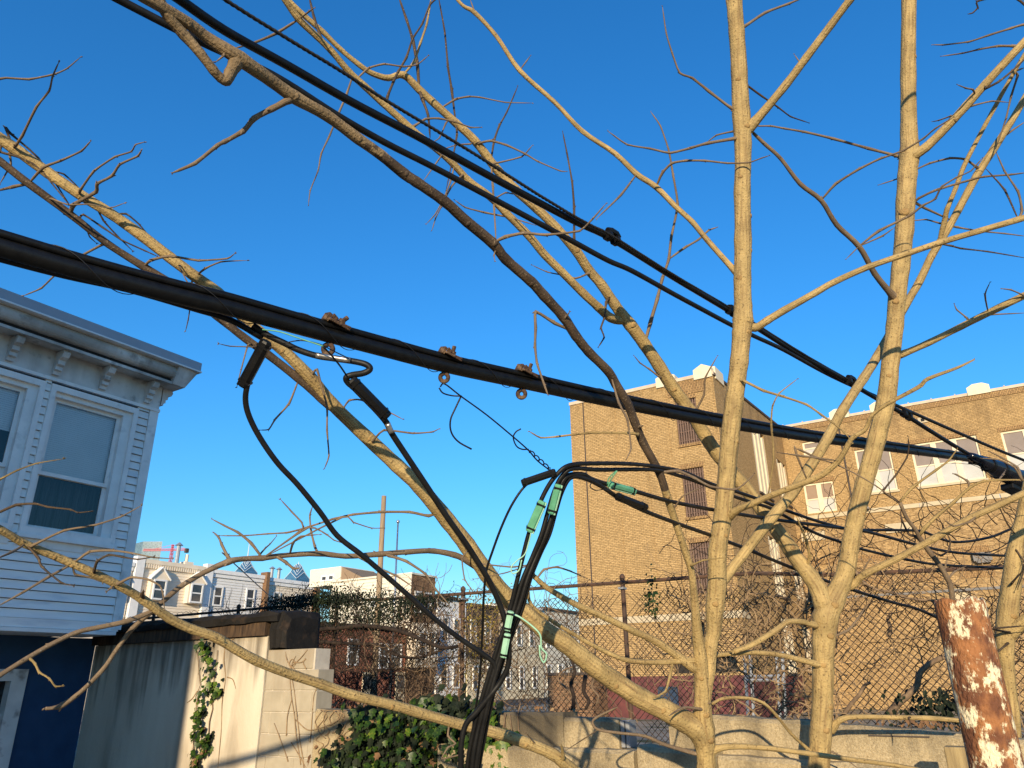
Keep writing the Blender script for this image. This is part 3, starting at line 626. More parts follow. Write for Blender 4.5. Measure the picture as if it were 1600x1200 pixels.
for i in range(4):
    j = (i+1) % 4; L = (Q[j]-Q[i]).length; Fc.append((i, j, j+4, i+4)); uv += [(0, 0), (L, 0), (L, z), (0, z)]
Fc.append((4, 5, 6, 7)); uv += [(0, 0)]*4
g.add(V, Fc, uv); g.build('shaft', M['sky_green'], e)
q = at(228, 893, 1300); g = MB(); g.box((q[0]-40, q[1]-10, 0), (q[0]+46, q[1]+40, q[2]))
tag(g.build('low_office_block', M['sky_green']), 'low grey office block at the foot of the crane on the skyline', 'building')
e = empty('tower_crane', tuple(at(269, 1060, 1440)*[1, 1, 0])); tag(e, 'red tower crane beside the glass office tower', 'crane')
def lattice(name, p, q, wd, n, parent):
    g = MB(); p = Vector(p); q = Vector(q); t = (q-p); d = t.normalized(); r = Vector((0, 0, 1)) if abs(d.z) < .9 else Vector((1, 0, 0)); a = d.cross(r).normalized(); b = a.cross(d)
    cs = [a*wd/2+b*wd/2, -a*wd/2+b*wd/2, -a*wd/2-b*wd/2, a*wd/2-b*wd/2]
    for c in cs: g.bar(p+c, q+c, .7, .7)
    for i in range(n):
        for k in range(4):
            g.bar(p+t*(i/n)+cs[k], p+t*((i+1)/n)+cs[(k+1) % 4], .5, .5)
    return g.build(name, M['crane_red'], parent)
jz = at(269, 859, 1440)
lattice('mast', (jz[0], jz[1], 60), (jz[0], jz[1], jz[2]-4), 4, 24, e); lattice('tower_top', (jz[0], jz[1], jz[2]-4), (jz[0], jz[1], jz[2]+10), 3, 4, e)
l = at(224, 860, 1440); r = at(292, 858, 1440); lattice('jib', (l[0], l[1], jz[2]), (jz[0], jz[1], jz[2]), 3.4, 18, e); lattice('counter_jib', (jz[0], jz[1], jz[2]), (r[0], r[1], jz[2]), 3.0, 8, e)
g = MB(); g.box((r[0]-3, r[1]-3, jz[2]-6), (r[0]+3, r[1]+3, jz[2]+2)); g.build('counterweight', M['roof'], e)
g = MB(); g.bar((jz[0], jz[1], jz[2]+10), (l[0]*.6+jz[0]*.4, l[1]*.6+jz[1]*.4, jz[2]+2), .5, .5); g.bar((jz[0], jz[1], jz[2]+10), (r[0], r[1], jz[2]+1), .5, .5); g.build('tie_bar', M['crane_red'], e)

# ================================================================== near white house
HX = -9.24; HB = -9.96                          # upper storey face, recessed ground floor face
S = lambda yz: (yz[0]*1.2, 1.6+(yz[1]-1.6)*1.2)  # survey at 7.7 m scaled to the true 9.24 m
house = empty('white_house', (-13.5, -1.0, 0)); tag(house, 'white clapboard house with bracketed cornice over a blue ground floor', 'house')
HY1 = 5.45; HY0 = -5.0
hp = Plane((HX, 0, 0), (0, 1, 0), (1, 0, 0))
zb = 2.20; zf = 5.06; ztop = 5.55
wn_y = [(4.11, 5.115), (2.915, 3.92), (-.5, .5), (-3.0, -2.0)]; wz0, wz1 = 3.285, 4.935
holes = [(a+5.0, b+5.0, wz0, wz1) for a, b in wn_y]
g = MB(); wall_holes(g, (HX-.03, HY0, 0), (0, 1, 0), (1, 0, 0), HY1-HY0, ztop, holes, .2, v0=zb); g.build('sheathing', M['darkgap'], house)  # near-black backing paints shadow lines into the grooves between clapboards
g = MB(); g.box((-17.5, HY0, zb), (HX-.35, HY1-.01, ztop+.2)); g.build('house_body', M['room'], house)
g = MB(); g.box((HX-.34, HY1-.02, zb), (HX-.03, HY1, ztop)); g.box((-17.5, HY1-.005, zb), (HX-.36, HY1+.03, ztop+.2)); g.build('gable_wall', M['roof'], house)
g = MB(); g.box((-17.6, HY0-.2, ztop+.245), (HX+.1, HY1+.15, ztop+.30)); g.build('roof', M['roof'], house)
# clapboards, one by one
step = .1005; z = zb+.10; lim = HY1-.115
cas = [(a-.06, b+.06) for a, b in wn_y]
while z < zf-.01:
    t = min(z+step, zf)
    segs = [(HY0, lim)]
    if t > wz0-.09 and z < wz1+.09:
        segs = []; cur = HY0
        for a, b in sorted(cas):
            if a > cur: segs.append((cur, a))
            cur = b
        if cur < lim: segs.append((cur, lim))
    for a, b in segs:
        mb = MB(); o = rng.uniform(-.0015, .0015)
        P = [(HX+.024+o, a, z), (HX+.024+o, b, z), (HX+.004+o, b, t-.009), (HX+.004+o, a, t-.009), (HX-.02, a, z), (HX-.02, b, z), (HX-.02, b, t-.009), (HX-.02, a, t-.009)]
        mb.add(P, [(0, 1, 2, 3), (4, 5, 1, 0), (3, 2, 6, 7), (0, 3, 7, 4), (1, 5, 6, 2)]); mb.build('clapboard', M['siding'], house)
    z = t
g = MB(); g.box((HX-.02, lim+.004, zb+.02), (HX+.028, HY1+.012, zf)); g.box((HX-.10, HY1-.004, zb+.02), (HX-.022, HY1+.012, zf)); g.build('corner_board', M['trim'], house)
g = MB(); g.box((HX-.02, HY0, zb), (HX+.02, HY1-.02, zb+.098)); g.build('starter_strip', M['siding'], house)
g = MB(); g.box((HX-.72, HY0, zb-.045), (HX+.04, HY1-.05, zb-.004)); g.build('overhang_soffit', M['trim'], house)
# cornice
g = MB(); g.box((HX-.02, HY0, zf+.006), (HX+.022, HY1+.01, ztop-.1)); co = g.build('cornice', M['oldtrim'], house)
g = MB(); g.box((HX-.02, HY0, zf-.012), (HX+.040, HY1+.02, zf+.028)); g.build('frieze_moulding', M['trim'], co)

# profile of soffit, crown and fascia swept along Y
def sweep(prof, y0, y1, name, mat, parent, smooth=False):
    n = len(prof); V = [(x, y0, z) for x, z in prof]+[(x, y1, z) for x, z in prof]
    Fc = [(i, i+1, i+1+n, i+n) for i in range(n-1)]+[tuple(range(n)), tuple(range(2*n-1, n-1, -1))]
    return build(name, V, Fc+[(n-1, 0, n, 2*n-1)], mat, parent, smooth)
sweep([(HX, 5.425), (HX+.27, 5.405), (HX+.27, 5.44), (HX, 5.46)], HY0, HY1+.12, 'soffit_board', M['oldtrim'], co)
g = MB(); g.box((HX+.02, HY0, 5.445), (HX+.235, HY1+.12, 5.55)); g.build('seam_shade', M['darkgap'], co)  # solid dark fill painted as the shade between soffit and crown
cr = []
for k in range(9):
    th = math.radians(-95+k*150/8); cr.append((HX+.25+.09*math.cos(th), 5.578+.09*math.sin(th)))
sweep(cr+[(HX+.1, 5.66), (HX+.1, 5.50)], HY0, HY1+.14, 'crown_moulding', M['oldtrim'], co)
g = MB(); g.box((HX+.05, HY0, 5.668), (HX+.40, HY1+.30, 5.79)); g.build('fascia', M['fascia'], co)
g = MB(); g.box((HX+.05, HY0, 5.645), (HX+.415, HY1+.31, 5.665)); g.build('drip_edge', M['trim'], co)
g = MB(); V = [(HX-.2, HY1-.02, 5.405), (HX+.29, HY1-.02, 5.405), (HX+.38, HY1-.02, 5.643), (HX-.2, HY1-.02, 5.643), (HX-.2, HY1+.18, 5.41), (HX+.27, HY1+.18, 5.41), (HX+.37, HY1+.28, 5.643), (HX-.2, HY1+.28, 5.643)]
g.add(V, [(0, 1, 2, 3), (7, 6, 5, 4), (0, 4, 5, 1), (1, 5, 6, 2), (2, 6, 7, 3), (3, 7, 4, 0)]); g.build('cornice_return', M['oldtrim'], co)
# scrolled brackets
prof = [(0, 0), (.030, .0), (.035, .035), (.060, .045), (.055, .085), (.085, .10), (.085, .145), (.130, .165), (.150, .21), (.130, .245), (0, .245)]
by = [S(tuple(onX(x, y, -7.7)[1:]))[0] for x, y in ((18, 541), (88, 568), (160, 592), (229, 614))]
by = by+[by[0]-k*(by[1]-by[0]) for k in (1, 2, 3, 4, 5)]+[HY1+.03]
bzt = 5.41
for i, y in enumerate(by):
    if i == len(by)-1: V = [(HX-.06-xx*0, y+xx, bzt-.245+zz) for xx, zz in prof]+[(HX+.02, y+xx, bzt-.245+zz) for xx, zz in prof]
    else: V = [(HX+.02+xx*1.35, y-.042, bzt-.29+zz*1.18) for xx, zz in prof]+[(HX+.02+xx*1.35, y+.042, bzt-.29+zz*1.18) for xx, zz in prof]
    n = len(prof); Fc = [tuple(range(n-1, -1, -1)), tuple(range(n, 2*n))]+[(k, (k+1) % n, (k+1) % n+n, k+n) for k in range(n)]
    build('bracket', V, Fc, M['oldtrim'], co)
# windows
for i, (a, b) in enumerate(wn_y):
    g = MB(); t = .06
    hp.box(g, a-t, b+t, wz1, wz1+.075, -.02, .045); hp.box(g, a-t, b+t, wz0-.085, wz0, -.02, .05); hp.box(g, a-t, a, wz0, wz1, -.02, .045); hp.box(g, b, b+t, wz0, wz1, -.02, .045)
    hp.box(g, a, a+.035, wz0, wz1-.061, -.10, -.02); hp.box(g, b-.11, b, wz0, wz1-.061, -.10, .002); hp.box(g, a, b, wz1-.06, wz1, -.10, .0)
    wo = g.build('window', M['trim'], house)
    g = MB(); hp.box(g, a-.08, b+.08, wz0-.125, wz0-.088, -.02, .075); g.build('sill', M['trim'], wo)
    g = MB(); hp.box(g, a-.06, b+.06, wz0-.215, wz0-.127, -.02, .022); g.build('apron', M['trim'], wo)
    A_, B_ = a+.035, b-.11; mid = wz0+.655
    for nm, v0, v1, n0 in (('upper_sash', mid-.02, wz1-.06, -.062), ('lower_sash', wz0, mid+.02, -.088)):
        g = MB(); q = .045
        hp.box(g, A_, B_, v0, v0+q, n0-.02, n0); hp.box(g, A_, B_, v1-q, v1, n0-.02, n0); hp.box(g, A_, A_+q, v0+q, v1-q, n0-.02, n0); hp.box(g, B_-q, B_, v0+q, v1-q, n0-.02, n0)
        g.build(nm, M['trim'], wo)
        g = MB(); g.quad([hp.P(A_+q, v0+q, n0-.012), hp.P(B_-q, v0+q, n0-.012), hp.P(B_-q, v1-q, n0-.012), hp.P(A_+q, v1-q, n0-.012)]); g.build('pane', M['glass'], wo)
    g = MB(); zl = mid+.03 if i != 1 else mid+.42
    zz = wz1-.075
    while zz > zl:
        P = [hp.P(A_+.03, zz, -.119), hp.P(B_-.03, zz, -.119), hp.P(B_-.03, zz-.0265, -.112), hp.P(A_+.03, zz-.0265, -.112)]; g.quad(P); zz -= .0255
    tag(g.build('blind', M['blind'], wo), kind='stuff')
    if i == 0:
        g = MB()
        for k in range(9):
            y = A_+.02+k*.095; hp.box(g, y, y+.075, wz0+.02, mid, -.30-.03*(k % 2), -.28-.03*(k % 2))
        g.build('curtain', M['curtain'], wo)
# blue ground floor
g = MB(); wy = (3.6, 4.83); wzz = (.35, 1.76)
wall_holes(g, (HB, HY0, 0), (0, 1, 0), (1, 0, 0), 5.6-HY0, zb-.05, [(wy[0]-HY0, wy[1]-HY0, *wzz)], .12); g.build('blue_wall', M['blue'], house)
g = MB(); g.box((-17, HY0, 0), (HB-.4, 5.5, zb-.06)); g.build('ground_floor_body', M['room'], house)
bp_ = Plane((HB, 0, 0), (0, 1, 0), (1, 0, 0)); g = MB()
bp_.box(g, wy[0], wy[1], wzz[1]-.11, wzz[1]+.02, -.08, .05); bp_.box(g, wy[1]-.17, wy[1]+.0, wzz[0], wzz[1]-.11, -.08, .05); bp_.box(g, wy[0], wy[0]+.15, wzz[0], wzz[1]-.11, -.08, .05); bp_.box(g, wy[0], wy[1], wzz[0]-.1, wzz[0], -.08, .09)
bp_.box(g, wy[0]+.15, wy[1]-.17, 1.255, 1.30, -.07, -.02)
wo = g.build('window', M['oldtrim'], house)
g = MB(); g.quad([bp_.P(wy[0], wzz[0], -.09), bp_.P(wy[1], wzz[0], -.09), bp_.P(wy[1], wzz[1], -.09), bp_.P(wy[0], wzz[1], -.09)]); g.build('pane', M['glass'], wo)

# brick neighbour, left behind the photographer; it shades the white house and the left end of the wall
nb = empty('neighbour_house', (-10.5, -10.2, 0)); tag(nb, 'tall brick neighbour house outside the picture at the left behind the camera', 'house')
g = MB(); g.box((-17, -14, 0), (-3.37, -6.2, 10.3)); g.build('wall', M['redbrick'], nb)
g = MB(); g.box((-17.1, -14.1, 10.3), (-3.31, -6.14, 10.5)); g.build('roof', M['roof'], nb)
for x in (-15, -12, -9, -5.6):
    for z in (1.2, 4.4, 7.6):
        small_window(nb, Plane((x, -6.2, 0), (-1, 0, 0), (0, 1, 0)), 0, 1.0, z, z+1.7)

# ================================================================== stucco wall with tarred cap
WYL = 5.60
st = empty('stucco_wall', (-8.3, 5.75, 0)); tag(st, 'streaked cream stucco yard wall with a black tarred cap', 'wall')
SX0, SX1 = HB+.01, -6.66; stz = 2.06
g = MB(); g.box((SX0, WYL, 0), (SX1-.012, WYL+.28, stz)); g.build('stucco_face', M['stucco'], st)
# rough edged cap: board band below, tarred cover above
V = []; n = 46; xs = np.linspace(SX0-.02, SX1-.02, n)
g = MB()
for i in range(n-1):
    a, b = xs[i], xs[i+1]; z0 = 2.07+.012*math.sin(i*1.7)
    g.box((a, WYL-.05, stz+.004), (b+.001, WYL+.24, stz+.145+.006*math.sin(i*2.3)))
g.build('cap_board', M['capwood'], st)
def lump(name, x0, x1, y0, y1, z0, z1, mat, parent, nx=30, amp=.014, ny=4):
    V = []; Fc = []
    ring = [(y0, z0), (y0-.02, (z0+z1)/2), (y0+.02, z1-.02), (y0+(y1-y0)*.4, z1), (y1-.02, z1-.01), (y1, z0)]
    r_ = random.Random(len(name)+int(x0*10)); m_ = len(ring)
    for i in range(nx):
        x = x0+(x1-x0)*i/(nx-1); sh = .82 if i in (0, nx-1) else 1
        for (y, z) in ring: V.append((x, (y0+y1)/2+(y-(y0+y1)/2)*sh+r_.uniform(-amp, amp), z0+(z-z0)*sh+r_.uniform(-amp, amp)*.8))
    for i in range(nx-1):
        for k in range(m_): Fc.append((i*m_+k, (i+1)*m_+k, (i+1)*m_+(k+1) % m_, i*m_+(k+1) % m_))
    Fc += [tuple(range(m_)), tuple((nx-1)*m_+k for k in range(m_-1, -1, -1))]
    return build(name, V, Fc, mat, parent)
lump('tarred_cap', SX0-.02, -6.50, WYL-.09, WYL+.40, stz+.135, stz+.26, M['cap'], st)
lump('tarred_cap_end', -6.655, -6.40, WYL-.02, WYL+.50, 1.93, stz+.255, M['cap'], st, nx=8)
# ================================================================== block pier
pr = empty('block_pier', (-6.3, 5.75, 0)); tag(pr, 'cream painted concrete block pier between the stucco wall and the ivy', 'wall')
bh = .2
g = MB(); g.box((-6.65, WYL+.012, 0), (-5.955, WYL+.21, 1.915)); g.build('mortar_bed', M['mortar'], pr)
g = MB(); g.box((-5.96, WYL+.013, 0), (-5.895, WYL+.20, 1.715)); g.build('mortar_bed', M['mortar'], pr)
z = 1.92; k = 0
while z > .02:
    z0 = max(z-bh, 0.0); right = -5.975 if k == 0 else -5.885
    cuts = [-6.655, -6.655+(.12 if k % 2 else .30), -6.655+(.52 if k % 2 else .70), right]
    cuts = sorted(c for c in cuts if c <= right+1e-6)
    if right-cuts[-2] < .06: cuts.pop(-2)
    for a, b in zip(cuts, cuts[1:]):
        g = MB(); g.box((a+.004, WYL+rng.uniform(-.002, .004), z0+.004), (b-.004, WYL+.22, z-.004)); o = g.build('block', M['cmu'], pr)
        md = o.modifiers.new('bevel', 'BEVEL'); md.width = .006; md.segments = 1
    z = z0; k += 1
# ================================================================== concrete retaining wall
rw = empty('retaining_wall', (-2.5, 5.9, 0)); tag(rw, 'stained concrete retaining wall below the chain link fence', 'wall')
def cpiece(x0, x1, z1, z1b=None, y0=WYL, th=.25, z0=0.0, name='concrete_panel'):
    z1b = z1 if z1b is None else z1b; V = []; nx = max(3, int((x1-x0)/.08)); r_ = random.Random(int(x0*100))
    g = MB(); Fc = []
    for i in range(nx):
        t = i/(nx-1); x = x0+(x1-x0)*t; zt = z1+(z1b-z1)*t+r_.uniform(-.006, .004)
        V += [(x, y0+r_.uniform(-.004, .004), z0), (x, y0+r_.uniform(-.004, .004), zt-.025), (x, y0+.022, zt), (x, y0+th, zt-.004), (x, y0+th, z0)]
    for i in range(nx-1):
        for k in range(4): Fc.append((i*5+k, (i+1)*5+k, (i+1)*5+k+1, i*5+k+1))
    Fc += [(4, 3, 2, 1, 0), tuple((nx-1)*5+k for k in range(5))]
    return build(name, V, Fc, M['concrete'], rw)
zat = lambda x, y: onY(x, y, WYL)[2]
xat = lambda x, y=1140: onY(x, y, WYL)[0]
cpiece(-5.88, xat(752), 1.355, 1.345)
cpiece(xat(752)+.01, xat(880), zat(820, 1113), zat(880, 1113)); cpiece(xat(880)+.008, xat(966), zat(900, 1121), zat(966, 1123))
cpiece(xat(700, 1190), xat(1002, 1180), zat(850, 1166), zat(1000, 1170), y0=WYL-.14, th=.36, name='concrete_footing')
cpiece(xat(1010, 1180), xat(1130, 1180), zat(1010, 1163), zat(1130, 1172), y0=WYL-.16, th=.40, name='concrete_footing')
cpiece(xat(1130, 1180)+.01, xat(1420, 1180), zat(1130, 1177), zat(1420, 1195), y0=WYL-.15, th=.36, name='concrete_footing')
cpiece(xat(1045), xat(1270), zat(1045, 1113), zat(1270, 1127)); cpiece(xat(1270)+.006, xat(1508), zat(1270, 1128), zat(1508, 1147)); cpiece(xat(1530), xat(1700), zat(1530, 1150), zat(1700, 1165)); cpiece(xat(1700)+.008, 2.9, zat(1700, 1165), 1.16); cpiece(2.908, 5.8, 1.16, 1.14)
g = MB(); g.box((xat(960), WYL+.26, 0), (xat(1050), WYL+.30, zat(1000, 1172))); g.build('gap_back', M['concrete'], rw)
g = MB()
for x in (968, 976): g.box((xat(x), WYL+.02, zat(966, 1168)), (xat(x)+.03, WYL+.12, zat(966, 1126)))
g.box((xat(968), WYL+.12, zat(966, 1168)), (xat(976)+.03, WYL+.14, zat(966, 1126))); g.build('steel_channel', M['galv'], rw)
g = MB(); g.box((xat(1450), WYL-.012, zat(1392, 1151)), (xat(1452)-.35, WYL+.01, zat(1392, 1149))); g.build('wall_crack_bar', M['roof'], rw)

# ================================================================== chain link fence
FY = 8.5; fx0, fx1 = -14.6, 5.6; fz0 = .62
fz = lambda x: 2.76 if x < -8 else (2.74-.06*(x+8)/5.7 if x < -2.3 else 2.62-.03*(x+2.3))
fe = empty('chain_link_fence', (-5, FY, .8)); tag(fe, 'rusty chain link fence on top of the retaining wall', 'fence')
X = np.linspace(fx0, fx1, 24); g = MB(); g.tube([(x, FY, fz(x)-.02) for x in X], .022, 7); g.build('top_rail', M['fencepost'], fe)
for x in (-13.4, -11.0, -8.68, -6.28, -3.88, -1.72, .9, 3.3, 5.55):
    g = MB(); g.tube([(x, FY+.035, 0), (x, FY+.035, fz(x)+.03)], .03, 8); g.tube([(x, FY+.035, fz(x)+.03), (x, FY+.035, fz(x)+.06), (x, FY+.035, fz(x)+.085)], [.036, .036, .012], 8)
    po = g.build('post', M['fencepost'], fe, smooth=False)
    g = MB(); g.box((x-.035, FY-.03, fz(x)-.1), (x+.035, FY+.07, fz(x)-.075)); g.build('rail_clip', M['galv'], po)
def chain(x0, x1):
    g = MB(); p = .074; hgt = 2.2; t = .0088; x = x0-hgt
    while x < x1:
        for sg in (1, -1):
            for (xa, za, xb, zb_) in ((x, fz0, x+hgt, fz0+hgt),):
                if sg < 0: xa, xb = x+hgt, x
                # clip to panel and rail
                P = []
                for k in range(9):
                    f = k/8; xx = xa+(xb-xa)*f; zz = za+(zb_-za)*f
                    if x0 <= xx <= x1 and zz <= fz(xx)-.02: P.append((xx+rng.uniform(-.0015, .0015), FY-.028+sg*.003+rng.uniform(-.004, .004), zz+rng.uniform(-.0015, .0015)))
                if len(P) > 1:
                    V, Fc, uv = tube(P, t/2, 3, cap=False); g.add(V, Fc, uv)
        x += p
    o = g.build('wire_mesh', M['fence'], fe); tag(o, kind='stuff')
xs = [-14.6, -13.4, -11.0, -8.68, -6.28, -3.88, -1.72, .9, 3.3, 5.6]
for a, b in zip(xs, xs[1:]): chain(a, b)
# barbed twists along the top rail
g = MB(); x = fx0
while x < fx1:
    P = [(x+.05*k, FY-.02+.03*math.sin(k*1.9+x), fz(x+.05*k)+.012+.028*math.cos(k*1.9+x)) for k in range(12)]; g.tube(P, .0035, 4); x += .58
tag(g.build('tie_wire', M['fence'], fe), kind='stuff')

# ================================================================== dry vines on the fence (tangle)
def wander(p, d, n, step, turn, r_, gx=0.0, lim=None):
    P = [np.array(p, float)]; d = np.array(d, float)
    for k in range(n):
        d = d+np.array([r_.gauss(0, turn), r_.gauss(0, turn*.35), r_.gauss(0, turn)+gx]); d /= np.linalg.norm(d)+1e-9
        q = P[-1]+d*step
        q[1] = min(max(q[1], FY-.16), FY+.14); P.append(q)
    return P
def vine_tangle(name, label, x0, x1, n, seed, z0=.9, z1=2.9, rad=(.003, .009), mat='vine', up=.5):
    r_ = random.Random(seed); g = MB()
    for i in range(n):
        x = r_.uniform(x0, x1); z = r_.uniform(z0, z0+(z1-z0)*.75); th = r_.gauss(math.pi/2, 1.1)
        P = wander((x, FY+r_.uniform(-.1, .05), z), (math.cos(th)*.8, 0, math.sin(th)), r_.randint(9, 26), .055, .33, r_, gx=.02*up)
        P = [p for p in P if p[2] < z1+.25]
        if len(P) < 4: continue
        R0 = r_.uniform(*rad); R = np.linspace(R0, R0*.4, len(P)); V, Fc, uv = tube(P, R, 4, cap=False); g.add(V, Fc, uv)
    return tag(g.build(name, M[mat]), label, 'vine', kind='stuff')
M['vine_pale'] = pm('pale_creeper_stem', (.36, .25, .14), (.24, .16, .09), 20, .9, .2)
M['vine_dark'] = pm('dark_shaded_vine', (.045, .03, .022), (.022, .016, .013), 20, .9, .3)  # darkened so the stems on the left fence look shaded
vine_tangle('dry_vine_tangle', 'dense dark tangle of bare vine stems on the left stretch of fence', -11.2, -6.7, 1100, 3, mat='vine_dark', rad=(.003, .008))  # shade on this stretch is put into the stem colour
vine_tangle('dry_vine_tangle', 'brown tangle of bare vine stems on the fence left of the brick tower', -7.6, -4.6, 300, 4, rad=(.003, .008))
vine_tangle('dry_vine_tangle', 'thin bare vine stems on the fence between the two tan trunks', -3.2, -1.6, 200, 5, rad=(.004, .010), mat='vine_pale')
vine_tangle('dry_vine_tangle', 'sparse bare vine stems on the right stretch of fence', -1.8, 2.0, 300, 6, z1=3.0, rad=(.003, .007), mat='vine_pale')
vine_tangle('dry_vine_tangle', 'few bare vine stems on the fence in front of the tower', -4.7, -3.0, 40, 8, rad=(.003, .006))
vine_tangle('dry_vine_tangle', 'fine dark leafless twigs above the fence rail right of the tower corner', -3.4, 1.9, 190, 12, z0=1.7, z1=3.5, rad=(.003, .006), mat='vine_dark')
# thick single vine stems seen against the brick
def stem(label, pts, w, Y, mat='vine'):
    P = [onY(x, y, Y) for x, y in pts]; P, _ = smooth_path(P, 4); d = np.dot(P[0]-CAM, fw); R = np.linspace(w/2*d/F, w*.32*d/F, len(P))
    V, Fc, uv = tube(P, R, 7); return tag(build('vine_stem', V, Fc, M[mat], smooth=True, uv=uv), label, 'vine')
stem('thick twisted vine stem rising behind the rusty post', [(1390, 1115), (1403, 1100), (1420, 1085), (1432, 1072), (1436, 1055), (1443, 1045), (1460, 1033), (1482, 1024), (1500, 1018)], 11, FY-.1)
stem('short broken vine stem on the brick wall left of the rusty post', [(1388, 995), (1391, 980), (1387, 968), (1392, 958)], 7, FY+.1)
stem('bent vine stem against the brick wall right of the second trunk', [(1318, 1118), (1330, 1100), (1343, 1085), (1350, 1072), (1360, 1066)], 7, FY-.1)
stem('long loose vine stem sagging along the fence right of the second trunk', [(1330, 880), (1345, 905), (1365, 920), (1390, 925), (1420, 935), (1450, 938), (1475, 938)], 5, FY-.1)
stem('black vine stem arching across the dark left stretch of fence', [(470, 985), (520, 982), (570, 978), (620, 985), (660, 1000), (690, 1012), (715, 1010)], 7, FY-.15, 'vine_dark')
stem('lower black vine stem looping over the red brick house', [(470, 1000), (515, 1004), (560, 1006), (590, 1008), (615, 1022), (650, 1028), (690, 1016)], 5, FY-.12, 'vine_dark')
for lab, pts in (('pale vine root looping at the wall left of the dark gap', [(905, 1110), (898, 1092), (885, 1075), (872, 1062), (880, 1048), (895, 1042)]), ('pale vine root hanging right of the dark gap', [(928, 1060), (925, 1075), (935, 1088), (932, 1100)]),
                 ('twisted black vine trunk behind the ivy wall', [(895, 1110), (897, 1090), (892, 1070), (898, 1050), (893, 1030)]), ('pale vine root by the twisted black vine trunk', [(915, 1055), (912, 1080), (920, 1095), (915, 1108)])):
    stem(lab, pts, 7 if 'trunk' in lab else 4, 7.6, 'vine_dark' if 'black' in lab else 'vine')
# small evergreen foliage on the dark fence and the yellowing shrub
def ivy_leaf_mesh(name, mat, fold=.18):
    pts = [(0, -.5), (.20, -.42), (.47, -.22), (.30, -.02), (.40, .22), (.15, .20), (0, .55), (-.15, .20), (-.40, .22), (-.30, -.02), (-.47, -.22), (-.20, -.42)]
    V = [(0, -.05, 0)]+[(x, y, fold*abs(x)-.06*y*y) for x, y in pts]; n = len(pts)
    Fc = [(0, 1+i, 1+(i+1) % n) for i in range(n)]
    me = bpy.data.meshes.new(name); me.from_pydata(V, [], Fc); me.update(); me.polygons.foreach_set('use_smooth', [True]*len(me.polygons)); me.materials.append(mat); return me
LEAF = {k: ivy_leaf_mesh('ivy_leaf_'+k, M[k]) for k in ('ivy', 'ivy_young', 'ivy_dark', 'ivy_dry')}
def leaf_matrix(p, nrm, size, r_):
    n = Vector(nrm)+Vector((r_.gauss(0, .38), r_.gauss(0, .38), r_.gauss(0, .38))); n.normalize()
    dn = Vector((r_.gauss(0, .5), 0, -1)); y = (dn-n*dn.dot(n)).normalized(); x = y.cross(n)
    mm = Matrix((x, y, n)).transposed().to_4x4(); mm.translation = Vector(p)
    return mm @ Matrix.Diagonal((size, size, size, 1))
def small_leaves(name, label, cat, blobs, n, size, mat, seed):
    r_ = random.Random(seed); g = MB()
    for i in range(n):
        c, s = blobs[r_.randrange(len(blobs))]
        p = Vector(c)+Vector([r_.gauss(0, s[k]) for k in range(3)]); mm = leaf_matrix(p, (0, -1, .4), size*r_.uniform(.6, 1.3), r_)
        g.add([mm @ Vector(v) for v in ((0, -.5, 0), (.35, -.1, .08), (0, .6, 0), (-.35, -.1, .08))], [(0, 1, 2), (0, 2, 3)])
    return tag(g.build(name, M[mat]), label, cat, kind='stuff')
bl = []
for x, y, sx, sz in ((455, 937, .35, .05), (500, 930, .30, .11), (520, 935, .3, .09), (540, 938, .35, .08), (490, 940, .35, .08), (470, 950, .4, .12), (560, 950, .4, .16), (600, 945, .35, .12), (640, 950, .3, .12), (580, 970, .35, .12), (510, 965, .25, .2), (430, 952, .3, .08), (665, 940, .3, .06)):
    p = onY(x, y, FY-.05); bl.append((tuple(p), (sx, .09, sz*.7)))
small_leaves('fence_evergreen', 'dark evergreen creeper heaped on top of the fence left of the pole', 'creeper', bl, 9000, .034, 'ivy_dark', 21)
bl = [(tuple(onY(x, y, FY+.2)), (.16, .12, .2)) for x, y in ((750, 960), (745, 990), (770, 975), (755, 1020), (740, 1045))]
small_leaves('yellow_shrub', 'yellowing shrub behind the fence beside the hanging cables', 'shrub', bl, 1500, .03, 'yellowleaf', 22)
bl = [(tuple(onY(x, y, FY-.05)), (.05, .03, .08)) for x, y in ((1017, 915), (1020, 930), (1014, 945), (1021, 955))]
small_leaves('fence_sprig', 'small green sprig hanging from the fence rail in front of the tower', 'creeper', bl, 90, .045, 'ivy', 23)
bl = [(tuple(onY(x, y, 7.2)), (.16, .08, .07)) for x, y in ((1460, 1108), (1480, 1112), (1495, 1105))]
small_leaves('wall_weed', 'dark green weed at the wall top left of the rusty post', 'weed', bl, 260, .05, 'ivy_dark', 24)
bl = [(tuple(onY(x, y, 6.4)), (.16, .14, .012)) for x, y in ((530, 1100), (560, 1103), (590, 1104), (860, 1110), (700, 1106), (1470, 1135), (1440, 1130))]
small_leaves('leaf_litter', 'dry brown leaf litter lying along the top of the retaining wall', 'leaves', bl, 190, .038, 'ivy_dry', 25)

